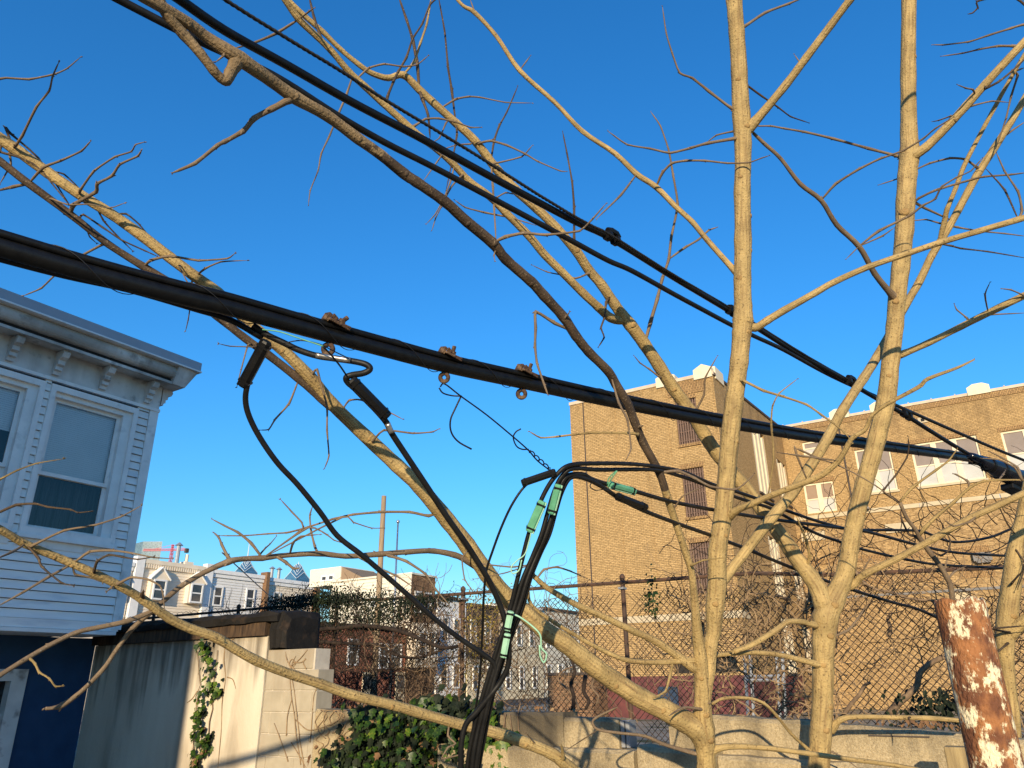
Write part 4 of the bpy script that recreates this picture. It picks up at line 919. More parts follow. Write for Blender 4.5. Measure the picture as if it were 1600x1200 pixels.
# ================================================================== ivy on the wall (every leaf its own object)
def ivy(label, pts, n_parts, n_rest, seed, size=.085, Y=WYL, thick=.12, young=.25, dry=.04, stems=8):
    """pts: list of (px, py, sx, sz) blobs measured on the wall plane"""
    r_ = random.Random(seed); B = [(onY(x, y, Y), sx, sz) for x, y, sx, sz in pts]
    b0 = B[0][0]; e = empty('ivy', (b0[0], Y-.05, .02)); tag(e, label, 'ivy'); org = np.array(e.location)
    for k in range(stems):
        c, sx, sz = B[r_.randrange(len(B))]; x = c[0]+r_.gauss(0, sx*.5); P = [(x, Y-.012, .02)]; z = .02
        while z < c[2]+sz*.8: z += .12; x += r_.gauss(0, .035); P.append((x, Y-.012-r_.uniform(0, .015), z))
        V, Fc, uv = tube(P, np.linspace(.010, .004, len(P)), 5); build('stem', V, Fc, M['vine'], e, True, uv)
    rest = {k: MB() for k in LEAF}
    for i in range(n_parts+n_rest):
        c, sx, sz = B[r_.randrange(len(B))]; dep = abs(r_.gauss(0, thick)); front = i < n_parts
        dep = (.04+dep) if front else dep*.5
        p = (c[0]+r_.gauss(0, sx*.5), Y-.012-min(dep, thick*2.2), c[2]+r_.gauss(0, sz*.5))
        u = r_.random(); kd = 'ivy_dry' if u < dry*.5 else ('ivy_young' if u < dry*.5+young*(1 if front else .3) else ('ivy' if front else 'ivy_dark'))  # inner leaves use the darker copy as painted shade
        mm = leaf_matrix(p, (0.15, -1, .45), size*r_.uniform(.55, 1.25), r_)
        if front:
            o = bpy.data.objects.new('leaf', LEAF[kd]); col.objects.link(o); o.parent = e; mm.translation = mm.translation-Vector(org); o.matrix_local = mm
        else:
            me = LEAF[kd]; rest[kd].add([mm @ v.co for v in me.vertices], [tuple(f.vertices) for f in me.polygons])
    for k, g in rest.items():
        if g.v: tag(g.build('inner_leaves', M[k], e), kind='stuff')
ivy('dense glossy green ivy mass on the low wall left of the hanging cables', [(605, 1150, .45, .18), (640, 1162, .55, .28), (690, 1155, .5, .28), (560, 1190, .35, .18), (620, 1195, .5, .25), (680, 1195, .5, .25), (650, 1128, .4, .12), (720, 1130, .25, .16), (725, 1170, .25, .3), (600, 1122, .25, .08), (690, 1104, .25, .08), (545, 1195, .25, .12)], 290, 1900, 31)
ivy('sparse light green ivy patch on the wall just right of the hanging cables', [(790, 1190, .25, .16), (770, 1150, .14, .2), (775, 1125, .1, .1), (810, 1195, .16, .1), (805, 1170, .15, .1)], 70, 60, 32, young=.6, thick=.06)
ivy('narrow ivy strand climbing the stucco wall', [(325, 1012, .1, .05), (328, 1030, .11, .10), (332, 1050, .12, .10), (336, 1075, .10, .10), (325, 1095, .12, .10), (318, 1120, .10, .12), (315, 1150, .10, .12), (316, 1180, .12, .12), (345, 1085, .06, .06), (310, 1200, .1, .1), (330, 1165, .06, .1)], 150, 60, 33, size=.075, thick=.035, young=.3, dry=.07, stems=3)
# creeper veins on the block pier and low wall
def creeper(label, lines, w=1.9, Y=WYL-.006):
    g = MB()
    for pts in lines:
        P, _ = smooth_path([onY(x, y, Y) for x, y in pts], 4); d = np.dot(P[0]-CAM, fw); P[:, 1] += np.sin(np.arange(len(P)))*.003
        g.tube(P, np.linspace(w/2*d/F, w*.25*d/F, len(P)), 5)
    return tag(g.build('dry_creeper', M['vine_pale'], smooth=True), label, 'creeper')
creeper('dry tan creeper stems climbing the block pier', [[(470, 1195), (463, 1150), (460, 1120), (455, 1085), (453, 1060), (455, 1040), (462, 1025)], [(475, 1200), (470, 1165), (465, 1130), (462, 1100), (458, 1070), (455, 1050)], [(447, 1150), (449, 1120), (456, 1090)], [(455, 1045), (448, 1030), (446, 1018)], [(456, 1040), (470, 1028), (480, 1015)], [(458, 1035), (470, 1035), (478, 1030)],
         [(450, 1190), (440, 1160), (428, 1130)], [(488, 1110), (490, 1090), (494, 1075)], [(484, 1160), (487, 1130), (488, 1110)], [(462, 1125), (480, 1140), (500, 1138), (520, 1130)], [(455, 1160), (470, 1185), (478, 1200)], [(460, 1045), (452, 1038), (456, 1030), (462, 1036), (458, 1042)], [(478, 1045), (474, 1036), (477, 1028)]])
lines = []; r_ = random.Random(5)
for k in range(26):
    x = r_.uniform(500, 590); y = r_.uniform(1130, 1200); L = [(x, y)]
    for j in range(6): x += r_.gauss(4, 7); y -= r_.uniform(3, 14); L.append((x, max(y, 1110)))
    lines.append(L)
creeper('mesh of dry creeper stems on the low wall left of the ivy', lines, 1.7, WYL-.012)
creeper('thin dry runner beside the ivy strand on the stucco wall', [[(352, 1000), (350, 1030), (352, 1060), (347, 1100), (345, 1150), (340, 1200)], [(355, 1058), (364, 1062), (368, 1076)], [(308, 1080), (300, 1092), (292, 1098)], [(350, 1005), (362, 1000), (372, 992)]], 1.8)

# ================================================================== rusty post and wooden post
pt = at(1498, 938, 1.92); bx, byy, tz = pt
e = empty('rusty_pipe_post', (bx, byy, 0)); tag(e, 'hollow rusted steel pipe post with flaking cream paint at the right', 'post')
r0 = .0585; P = []; R = []
ang = 40; V = []; Fc = []; rings = [(r0, 0), (r0, .6), (r0, 1.2), (r0, 1.5), (r0, tz-.012), (r0-.002, tz), (r0-.008, tz), (r0-.009, tz-.02), (r0-.009, tz-.35)]
rr = random.Random(2)
for r, z in rings:
    for k in range(ang):
        th = 2*math.pi*k/ang; q = 1+.012*math.sin(3*th+z*9); zz = z+(.004*math.sin(5*th)+rr.uniform(-.002, .002) if z > 1.6 else 0); V.append((bx+r*q*math.cos(th), byy+r*q*math.sin(th), zz))
for i in range(len(rings)-1):
    for k in range(ang): Fc.append((i*ang+k, i*ang+(k+1) % ang, (i+1)*ang+(k+1) % ang, (i+1)*ang+k))
build('pipe', V, Fc, M['rust_post'], e, smooth=True)
g = MB(); g.tube([(bx, byy, tz-.36), (bx, byy, tz-.34)], r0-.010, 16); g.build('rust_fill', M['rust'], e)
p = at(1493, 1166, 4.0); g = MB(); V = []
g.box((p[0]-.055, p[1]-.05, 0), (p[0]+.05, p[1]+.05, p[2])); o = g.build('wooden_post', M['postwood']); tag(o, 'short square wooden post just left of the rusty pipe post', 'post')
md = o.modifiers.new('bevel', 'BEVEL'); md.width = .008; md.segments = 2

# ================================================================== trees
REG = {}
def parse(s): return [tuple(float(v) for v in t.split(',')) for t in s.split()]
def grow(tree, ident, name, pts, mat, parent_obj, sides=12, sub=4, knot=.06, seed=0, rough=.02, tip=None):
    """pts rows: x,y,w,d in the survey; makes one tapered continuous limb"""
    A_ = np.array(pts, float); S_, keys = smooth_path(A_, sub, .5 if name != 'twig' else .26)
    P = np.array([at(x, y, d) for x, y, w_, d in S_]); R = np.array([w_/2*d/F for x, y, w_, d in S_])
    r_ = random.Random(seed*13+len(pts)+int(pts[0][0]))
    R = R*np.array([1+r_.uniform(-rough, rough) for _ in R])
    for k in keys[1:-1]: R[k] *= 1+knot
    if tip: R[-1] *= tip
    if name != 'trunk':
        if R.max() < .03: Ln = np.cumsum(np.r_[0, np.linalg.norm(np.diff(P, axis=0), axis=1)]); R = R*(1+.45*np.exp(-Ln/(R.max()*2.6)))
        R[0] *= .3; R[1] *= .72; R[2] *= .93
    xe, ye = pts[-1][:2]
    if xe < 2 or xe > 1598 or ye < 2:          # the limb goes on beyond the picture's edge
        R1 = R[-1]; n_ = 15 if R1 > .03 else (11 if R1 > .012 else 4); t_ = P[-1]-P[-3]; t_ = t_/np.linalg.norm(t_); ex = []; q = P[-1]
        for k in range(n_):
            t_ = t_+np.array([r_.gauss(0, .05), r_.gauss(0, .05), r_.gauss(.015, .05)]); t_ = t_/np.linalg.norm(t_); q = q+t_*.13; ex.append(q)
        P = np.vstack([P, ex]); R = np.r_[R, R1*np.linspace(.97, .22, n_)]
    P = P+np.array([[r_.gauss(0, rough*.5)*R[i] for _ in range(3)] for i in range(len(P))])
    V, Fc, uv = tube(P, R, sides)
    if name in ('twig', 'limb'):
        # buds and leaf scars standing out at the joints
        V = list(map(tuple, V)); n0 = 0
        for q, k in enumerate(keys[1:]):
            if R[k] > .016: continue
            t_ = P[min(k+1, len(P)-1)]-P[k-1]; t_ = t_/(np.linalg.norm(t_)+1e-9)
            for rep in range(1 if k < len(P)-1 else 2):
                s_ = np.cross(t_, rt*r_.gauss(0, 1)+upv*r_.gauss(0, 1)+fw*r_.gauss(0, .5)); s_ = s_/(np.linalg.norm(s_)+1e-9)
                b0 = P[k]-s_*R[k]*.2; ln = max(R[k]*1.5, .004)+.003; b1 = b0+(s_*.72+t_*.7)*ln*1.25; rb = max(R[k]*.62, .0026)
                Vb, Fb, ub = tube([b0, b0*.45+b1*.55, b1], [rb, rb*.8, rb*.15], 5); nb = len(V); V += list(map(tuple, Vb)); Fc += [tuple(i+nb for i in f) for f in Fb]; uv += ub
    o = build(name, V, Fc, M[mat], parent_obj, True, uv)
    REG[ident] = (S_, o); return o
def limb(tree, ident, s, mat='bark', d=None, sides=12, par=None, rough=.02, knot=.05):
    pts = parse(s)
    if len(pts[0]) == 3:
        ws = np.cumsum([0]+[math.dist(pts[i][:2], pts[i+1][:2]) for i in range(len(pts)-1)]); ws = ws/ws[-1]
        pts = [(x, y, w_, np.interp(t, np.linspace(0, 1, len(d)), d)) for (x, y, w_), t in zip(pts, ws)]
    if par is not None:
        S_ = REG[par][0]; k = np.argmin((S_[:, 0]-pts[0][0])**2+(S_[:, 1]-pts[0][1])**2)
        dz = S_[k, 3]-pts[0][3]; n = len(pts)
        pts = [(S_[k, 0], S_[k, 1], pts[0][2], S_[k, 3])]+[(x, y, w_, dd+dz*(1-i/max(1, n-1))) for i, (x, y, w_, dd) in enumerate(pts)][(1 if math.dist(S_[k, :2], pts[0][:2]) < 9 else 0):]
    return grow(tree, ident, 'trunk' if ident.endswith('trunk') else 'limb', pts, mat, tree, sides, rough=rough, knot=knot)
TW = [0]
M['bark_mid'] = bark_mat('bark_speckled', (.27, .19, .10), (.17, .12, .065), (.11, .075, .042), (.06, .042, .03), bump=.9, lines=14, vs_=60)
def twigs(par, w0, w1, s, dd=0.0, mat='bark_twig', sides=6):
    """twig from root to tip; its root sits inside the parent limb"""
    TW[0] += 1; S_, po = REG[par]; pts = parse(s); x0, y0 = pts[0]
    k = np.argmin((S_[:, 0]-x0)**2+(S_[:, 1]-y0)**2); d0 = S_[k, 3]; n = len(pts); rows = []
    if dd == 0.0: dd = rng.uniform(-.28, .28)
    if math.dist((x0, y0), S_[k, :2]) > 4: pts = [tuple(S_[k, :2])]+pts; n += 1
    else: pts[0] = tuple(S_[k, :2])
    for i, (x, y) in enumerate(pts):
        t = i/(n-1); rows.append((x, y, (w0*(1-t)+w1*.68*t)*.97, d0+dd*t))
    top = po if po.parent.type == 'EMPTY' else po.parent
    o = grow(None, 'tw%d' % TW[0], 'twig', rows, mat, top, sides, 3, .2, TW[0], .05, tip=.45)
    # buds at the joints
    return o

# ---- first tree (forked low, at the retaining wall)
b = at(1104, 1200, 4.0); TA = empty('young_tree', (b[0], b[1], 0)); tag(TA, 'smooth tan barked tree forking low with one long limb sweeping left across the picture', 'tree')
gz = at(1104, 1200, 4.0)
def to_ground(x, y, d, w_):
    """survey rows running from the ground up to the lowest point seen"""
    p = at(x, y, d); out = ''
    for z in np.linspace(-.05, p[2]-.12, 6):
        v = np.array([p[0]+.01*(p[2]-z), p[1], z])-CAM; dd = np.dot(v, fw); k = 1.25-.25*(z+.05)/(p[2]-.07)
        out += '%.2f,%.2f,%.2f,%.4f ' % (800+F*np.dot(v, rt)/dd, 600-F*np.dot(v, upv)/dd, w_*d/dd*k, dd)
    return out
g0 = to_ground(1104, 1200, 4.0, 31)
limb(TA, 'A_trunk', g0+'1104,1200,30.5,4.0 1103,1165,29,4.0 1101,1140,31,4.0 1098,1112,28,4.0 1097,1075,25,4.0 1095,1037,22,4.0 1091,1000,18,3.99 1087,962,14,3.97 1084,925,11.5,3.95 1080,892,11,3.93 1070,860,11,3.9 1057,820,11,3.87 1042,775,12,3.83 1030,738,12.5,3.8 1005,692,13,3.76 992,660,13.5,3.73 980,630,14,3.7 962,600,14,3.66 950,580,14,3.62 920,550,14.5,3.55 900,525,15,3.5 880,495,15.5,3.45 850,462,16,3.38 830,440,16,3.33 790,405,16,3.25 770,380,17,3.2 730,347,17,3.12 695,315,17,3.05 650,284,17,2.97 632,272,17.5,2.95 595,242,17,2.88 560,217,18,2.82 510,180,18,2.74 460,152,21,2.66 425,127,20,2.6 375,92,24,2.5 325,60,19,2.45 295,37,19,2.4 225,-5,19,2.3 150,-45,19,2.2', mat='bark')
# the upper, darker and rougher part is the same stem: dark material, then mid-toned towards the top
def split_bark(o, x_split, mat2):
    me = o.data; me.materials.append(mat2); me.materials.append(M['bark_mid']); org = np.array(root_loc(o.parent))
    for f in me.polygons:
        c = np.array(f.center)+org-CAM; d = np.dot(c, fw); y = 600-F*np.dot(c, upv)/d
        if y < x_split: f.material_index = 2 if y < 235+18*math.sin(y*.35) else 1
split_bark(REG['A_trunk'][1], 770, M['bark_dark'])
limb(TA, 'AL', '1103,1205,20,4.0 1101,1180,24,4.0 1096,1155,29,4.0 1086,1138,34,3.99 1070,1127,34,3.98 1040,1110,31,3.96 1000,1090,30,3.93 960,1064,30,3.9 930,1043,30,3.87 905,1023,29,3.85 880,1003,28,3.83 850,984,27,3.8 820,957,26,3.77 795,936,26,3.75 762,897,26,3.7 730,852,26,3.66 700,814,25,3.62 655,760,23,3.55 620,727,22,3.52 575,685,21,3.48 520,632,19.5,3.4 485,590,19,3.35 442,547,18,3.3 407,520,18,3.26 370,486,17.5,3.22 340,457,17.5,3.2 305,432,17.5,3.17 265,402,17,3.14 220,367,17,3.12 170,332,16.5,3.09 125,304,16.5,3.06 75,270,17,3.04 20,230,18,3.0 -40,190,18,2.97', sides=14)
limb(TA, 'AR', '1099,1125,16,4.0 1102,1085,20,4.0 1107,1045,22,4.02 1111,1005,21,4.04 1115,985,23,4.05 1117,950,28,4.06 1120,915,29,4.07 1121,860,28.5,4.1 1129,810,27.5,4.12 1133,767,27,4.14 1140,690,28,4.18 1147,627,28,4.22 1155,565,27.5,4.25 1159,520,29,4.28 1161,500,31,4.29 1161,478,27,4.3 1160,437,26,4.32 1161,375,26,4.36 1160,300,25,4.4 1161,225,26,4.44 1158,180,27,4.46 1155,112,24.5,4.5 1151,50,24,4.53 1147,0,24,4.56 1143,-60,23,4.6', sides=16)
limb(TA, 'AL2', '525,642,14,3.41 502,622,13,3.38 467,592,13,3.34 420,555,12.5,3.28 385,530,12.5,3.24 340,495,12,3.2 300,465,12,3.15 260,438,11.5,3.12 225,417,12,3.1 170,382,11,3.05 110,335,11.5,3.0 45,287,12,2.95 0,252,12,2.92 -40,222,12,2.9', mat='bark_dark')
limb(TA, 'AL3', '745,886,12,3.7 730,876,10,3.66 710,867,9,3.62 677,861,8.5,3.58 640,862,8.5,3.5 590,866,8.5,3.45 540,869,8,3.38 497,865,8.5,3.32 440,868,8,3.25 410,872,9,3.2 380,873,8,3.15 356,878,10,3.1 320,894,8,3.05 280,918,8,3.0 240,953,8,2.95 207,982,7.5,2.92 182,1015,7,2.9 160,1047,7,2.87 125,1082,7,2.85 97,1102,9,2.83 84,1106,6,2.82 71,1107,5,2.81', mat='bark_twig', par=None, sides=9, rough=.05)
limb(TA, 'L2', '1100,1290,24,4.0 1010,1265,22,3.92 925,1222,20,3.84 890,1200,19,3.8 862,1177,18.5,3.76 820,1160,17.5,3.72 775,1145,17,3.67 720,1132,16,3.6 650,1112,15.5,3.5 612,1101,15,3.45 550,1086,15.5,3.38 500,1068,15,3.3 462,1056,14.5,3.25 400,1032,15,3.15 337,996,14.5,3.05 300,983,14,3.0 265,966,14,2.95 225,938,13.5,2.88 190,917,13,2.82 150,897,13,2.76 100,875,12,2.7 40,850,12,2.62 0,827,11.5,2.55 -40,808,11,2.5', sides=12)
limb(TA, 'L2b', '245,958,8,2.92 200,970,8,2.85 160,979,7.5,2.8 120,988,7.5,2.74 80,1007,7.5,2.68 40,1030,7.5,2.62 0,1055,7.5,2.56 -30,1075,7.5,2.52', mat='bark_twig', par='L2', sides=9)
limb(TA, 'AC', '1127,915,18,4.1 1140,893,16,4.16 1160,868,16,4.2 1197,820,17,4.27 1215,798,17,4.3 1237,772,16.5,4.33 1265,730,16,4.4 1295,682,15.5,4.47 1317,640,15,4.55 1350,590,14,4.75 1370,558,13.5,5.0 1393,517,12.5,5.15 1415,477,12,5.2 1437,439,11.5,5.22 1455,401,11.5,5.24 1479,361,11,5.26 1498,327,11,5.28 1527,273,11.5,5.3 1554,231,11,5.32 1586,180,10,5.34 1620,120,10,5.36', sides=12)
limb(TA, 'AC2', '1470,378,8,5.25 1476,345,8,5.22 1480,327,7.5,5.2 1493,295,7,5.18 1506,260,7,5.15 1530,213,6.5,5.12 1552,172,6.5,5.1 1585,112,6,5.05 1610,70,6,5.0', sides=9, par='AC')
limb(TA, 'AR1', '1163,505,18,4.3 1180,512,13,4.28 1200,500,12,4.25 1225,485,11.5,4.22 1275,457,10.5,4.18 1303,441,10,4.15 1357,417,9.5,4.1 1421,395,9.5,4.05 1469,379,9.5,4.02 1530,361,9.5,3.98 1591,343,10,3.95 1640,328,9,3.92', sides=10)
limb(TA, 'AR2', '1158,432,12,4.33 1147,422,9,4.36 1105,375,8.5,4.45 1082,347,8.5,4.5 1055,322,8.5,4.54 1025,292,9,4.6 995,272,9,4.64 960,239,8,4.7 910,205,7.5,4.76 867,160,7,4.82 812,110,7.5,4.9 776,57,6.5,4.95 742,20,7,5.0 725,10,5.5,5.02 708,-8,5,5.04', mat='bark', sides=9)
limb(TA, 'AR4', '1164,210,20,4.45 1178,192,16,4.43 1197,170,13.5,4.4 1230,130,13,4.35 1260,90,12.5,4.3 1300,37,12,4.25 1328,0,12,4.2 1360,-40,11,4.15', sides=10)
limb(TA, 'C1', '1133,815,14,4.14 1150,798,11,4.05 1175,787,10,3.98 1210,772,9.5,3.9 1262,752,9.5,3.82 1287,740,9,3.78 1310,720,9,3.75 1325,695,8,3.72 1333,683,7.5,3.7 1352,671,6.5,3.68 1362,650,6,3.66 1385,632,6,3.63 1435,605,6.5,3.58 1450,592,6,3.56 1495,575,4.5,3.52 1522,562,2.5,3.5', mat='bark', sides=9)
limb(TA, 'A5', '1092,1050,16,4.0 1065,1030,12,3.98 1025,1002,11,3.95 992,987,10.5,3.92 950,967,10,3.88 905,947,9.5,3.84 875,931,9,3.8 850,915,8.5,3.76 835,901,8,3.74', mat='bark', sides=9)
limb(TA, 'A6', '1092,1032,11,4.0 1060,1033,8.5,3.97 1025,1035,8,3.95 982,1032,7.5,3.92 950,1020,7,3.9 917,1003,6.5,3.87 895,990,6.5,3.85 862,970,6,3.82 830,945,5.5,3.8 825,920,4.5,3.78', mat='bark', sides=8)
limb(TA, 'A7', '1108,1178,14,4.0 1120,1170,10,3.98 1150,1166,8.5,3.95 1200,1169,8,3.9 1262,1177,7.5,3.85 1325,1186,7,3.8 1400,1196,6.5,3.75 1470,1210,6,3.7', mat='bark', sides=8)
limb(TA, 'A8', '1095,1180,8,4.0 1060,1170,6,4.02 1035,1162,5.5,4.04 1007,1150,5,4.06 965,1145,4.5,4.08 935,1140,4.5,4.1 926,1130,4,4.12 932,1121,4,4.14 962,1106,3,4.16', mat='bark_twig', sides=7)
# hooked stub at the top left
limb(TA, 'AH', '372,90,22,2.5 367,102,17,2.49 360,114,16,2.48 354,126,15,2.46 345,122,14,2.45 333,109,14.5,2.43 312,82,15,2.41 288,55,17,2.39 265,28,17.5,2.36 245,-6,18,2.33 225,-50,18,2.3', mat='bark_mid', sides=10)
T = twigs
# along the long limb (left)
T('AL', 5, 3, '24,228 35,212 57,167 77,142 82,120 92,97'); T('AL', 4.5, 2.5, '-5,124 45,124 85,116 105,107 126,89', .2)
T('AL2', 5.5, 3.5, '45,285 67,262 95,251 127,236 142,220', -.15); T('AL2', 6.5, 5, '43,288 20,292 -5,298'); T('AL', 5, 3, '15,240 17,257 0,287')
T('AL', 4.5, 2.5, '125,298 147,267 180,245 205,237 212,226 226,222'); T('AL2', 7, 4, '107,333 115,320 150,300 152,287 175,275 187,257 215,244 221,235', -.2)
T('AL', 5, 3.5, '20,228 9,200 17,209 60,247 110,322', .1, 'bark_dark'); T('AL', 4.5, 3, '0,237 25,244 50,255 65,267 80,285 110,322', -.1, 'bark_dark'); T('AL', 4, 3, '80,268 100,272 125,295', .1, 'bark_dark')
T('AL2', 3.5, 2, '82,311 107,320 140,319 172,325 195,317'); T('AL2', 4, 3, '122,345 130,335 160,355 190,375 225,391 245,400', .1, 'bark_dark'); T('AL', 3.5, 2.5, '150,320 162,345 180,365 207,392', .1, 'bark_dark')
T('AL', 4.5, 3, '175,336 197,334 217,350 237,374', .12, 'bark_dark'); T('AL2', 5.5, 2.5, '222,416 235,407 265,400 310,407 355,404 367,396', -.15); T('AL', 4.5, 2, '307,432 320,420 345,409 387,407')
T('AL2', 5, 3, '164,380 127,400 90,426 65,450 37,462', .1); T('AL2', 3.5, 2, '133,352 140,370 151,380'); T('AL', 3, 1.8, '300,440 297,480 294,500 290,517', .2); T('AL', 3, 2, '280,415 292,440 300,452')
T('AL', 4.5, 3, '487,586 495,577 502,602 511,635 511,672 514,712 507,732', -.1); T('AL2', 4, 2.5, '470,594 452,630 430,655 420,671 406,672', -.1); T('AL', 3.5, 2.5, '535,645 545,626 565,625 610,645 629,655', -.1)
T('AL', 4.5, 2.5, '582,690 600,672 645,677 675,675 686,670', -.2); T('AL2', 3.5, 2.2, '395,535 387,540 377,577 370,605', -.2); T('AL2', 3, 2, '400,542 395,542 360,541 342,537', -.2); T('AL', 3, 1.5, '352,470 362,466 378,464 395,475', -.1)
T('AL', 5.5, 3, '685,800 670,806 640,800 595,800 552,804 520,811 480,824 450,832 420,834 380,837 343,837'); T('AL3', 6, 3, '408,870 392,848 372,832 350,821 331,811'); T('AL3', 6, 3.5, '360,876 356,870 346,850 342,840 334,832')
T('AL3', 4, 2, '405,868 414,857 422,850 432,838'); T('AL3', 5, 3, '500,864 492,854 486,830 484,806 488,792'); T('AL3', 4.5, 2.5, '452,864 458,848 470,838 500,835'); T('AL3', 6, 4.5, '428,871 446,878 458,888 466,888', -.1)
T('AL3', 5.5, 3.5, '608,868 635,877 665,897 680,920 702,945', -.1); T('AL3', 5.5, 3, '560,869 590,887 620,900 642,915', -.1); T('AL', 3.5, 2, '735,856 722,872 726,905 740,925', -.25)
T('tw%d' % (TW[0]-8), 4, 2.5, '474,825 456,800 438,780'); T('tw%d' % (TW[0]-9), 3.2, 2, '535,808 552,816 580,825 600,825'); T('tw%d' % (TW[0]-10), 3.5, 2.2, '482,824 510,835 522,844 540,850')
# on the low limb
T('L2', 5, 2.6, '50,853 100,829 150,820 190,807 221,790', -.1); T('L2', 5, 4, '42,852 20,862 -5,873', -.2); T('L2', 4.5, 3, '40,852 60,872 65,885 95,910 115,915', -.1, 'bark_dark')
T('L2', 5, 2.5, '117,880 140,862 175,860 205,864 240,871 270,873', -.1); T('L2', 5, 2.5, '147,893 152,877 170,867 190,870 215,874 240,870', -.15, 'bark_dark'); T('L2', 5.5, 4, '112,882 75,902 37,925 -5,948', -.2)
T('L2', 4, 2.5, '112,882 117,897 140,902 160,910'); T('L2', 5, 2.5, '185,912 205,902 230,905 250,915 255,930 257,952', -.1); T('L2', 4, 3, '180,912 174,918 167,924', -.05)
T('L2b', 4.5, 3, '45,1027 55,1037 61,1050 77,1060 86,1072 97,1072', -.05, 'bark'); T('L2', 4.5, 2, '-20,762 0,749 27,735 57,724 99,717', -.2, 'bark'); T('L2', 5, 2.5, '-10,805 25,789 55,787 75,792 110,796 122,801 142,799', -.1, 'bark_dark')
T('L2', 7, 5, '880,1185 879,1172 877,1164', -.08, 'bark'); T('L2', 3, 2, '840,1166 830,1155 822,1145', -.1); T('L2', 7, 6, '226,935 222,930 224,924', -.06, 'bark_dark'); T('L2', 4, 2.5, '700,1150 712,1162 700,1168 690,1186 716,1180 745,1176', -.2, 'bark_twig')
# on the dark stem
T('A_trunk', 11, 7, '452,156 425,170 397,185 380,205 350,222 340,227 305,255 270,270', -.1, 'bark_twig', 8); T('A_trunk', 6, 3, '771,380 790,370 820,364 852,367 905,361 925,343 947,318', -.15)
T('A_trunk', 5.5, 4.5, '893,518 867,505 837,487 837,512 836,540 839,567 850,600 856,617', -.25, 'bark_twig'); T('A_trunk', 4.5, 3, '952,585 967,630 980,655 986,700 979,717', -.2, 'bark_twig'); T('A_trunk', 5, 3, '996,680 990,677 925,676 872,682 845,684 827,674', -.2, 'bark')
T('A_trunk', 5.5, 3, '1032,738 1060,736 1085,747 1110,760 1147,765 1162,757 1179,740', -.1, 'bark_twig'); T('A_trunk', 3.5, 2, '1056,790 1067,775 1100,760', -.05); T('A_trunk', 4, 2.5, '1082,883 1100,875 1137,871', -.15, 'bark')
T('A_trunk', 3, 1.5, '775,383 772,398 773,408', -.05); T('A_trunk', 5, 3, '345,75 350,86 337,97', -.02); T('A_trunk', 4, 3, '885,495 890,487', -.05); T('A_trunk', 6, 4, '1000,667 1004,665', -.05)
T('A_trunk', 5, 3, '1095,1108 1070,1105 1055,1112 1046,1118', -.2, 'bark_twig'); T('A_trunk', 5, 4, '1100,1100 1112,1098', -.05)
# other twigs of the first tree
T('AR', 5.5, 2.5, '1147,172 1107,142 1082,122 1062,114 1050,82 1041,52 1035,10'); T('AR', 5.5, 3, '1150,216 1105,224 1080,231 1047,239 1015,232 980,226 950,205'); T('AR', 4, 2.5, '1147,205 1120,211 1105,222', .1)
T('AR2', 5, 2.2, '1026,290 1035,270 1050,255 1072,251 1100,251 1137,255 1170,254 1190,247 1202,243', -.35); T('AR2', 5, 3, '992,272 970,305 932,342', -.5); T('AR2', 4, 2.5, '742,20 735,0'); T('AR2', 4, 2.5, '814,108 829,87')
T('AR', 5.5, 4, '1162,42 1195,20 1232,6 1255,-4'); T('AR', 4.5, 2.5, '1165,132 1190,150 1215,167 1235,182 1264,192', .3, 'bark_dark'); T('AR', 5, 3.5, '1150,592 1160,594 1192,610 1222,619 1260,632 1282,647 1310,667 1327,684', -.45, 'bark')
T('AR1', 4.5, 3, '1594,342 1597,329 1591,300 1570,268 1557,239', .1); T('AR1', 4, 3, '1592,343 1570,297 1541,264', .3, 'bark_dark'); T('AR4', 3.5, 2, '1250,98 1241,85')
T('AC', 4.5, 2.5, '1527,262 1509,249 1485,247 1453,255 1431,265 1403,279 1373,289', -.1); T('AC', 5, 3.5, '1429,316 1463,297 1517,281 1538,276 1578,273 1602,270', -.5); T('AC', 3.5, 2.5, '1490,352 1469,349 1447,343 1426,345', .1); T('AC', 3.5, 2.5, '1495,355 1530,361 1570,365 1602,369', .1)
T('AC', 3.5, 2.5, '1470,380 1486,384 1501,388 1543,393 1602,403', .1, 'bark_dark'); T('AC', 4.5, 3, '1560,222 1580,205 1602,190', .1); T('AC2', 4.5, 3.5, '1587,112 1600,106', .1); T('AC2', 4, 3, '1590,118 1580,150 1572,185 1556,232', .1)
T('C1', 4, 2.5, '1310,719 1250,712 1215,707', -.1); T('C1', 4.5, 2.5, '1242,701 1275,715 1305,725 1340,742 1370,760 1405,786', -.1, 'bark_twig'); T('C1', 4, 2.5, '1200,775 1209,715 1205,662 1207,635 1217,615 1246,592', -.1, 'bark')
T('A6', 5, 4.5, '1050,1035 1047,1055 1040,1080 1022,1090', -.1, 'bark'); T('A6', 2.5, 1.5, '915,1004 890,996 852,991', -.05); T('A8', 2.5, 1.5, '935,1141 910,1156 885,1172'); T('A5', 4.5, 2.5, '838,902 850,890 870,886 890,892 920,905', .1); T('A5', 3.5, 1.8, '1000,992 1020,1010 1045,1030', .05)
T('AL', 3, 1.8, '745,880 800,886 830,882 790,895 740,905', -.3)

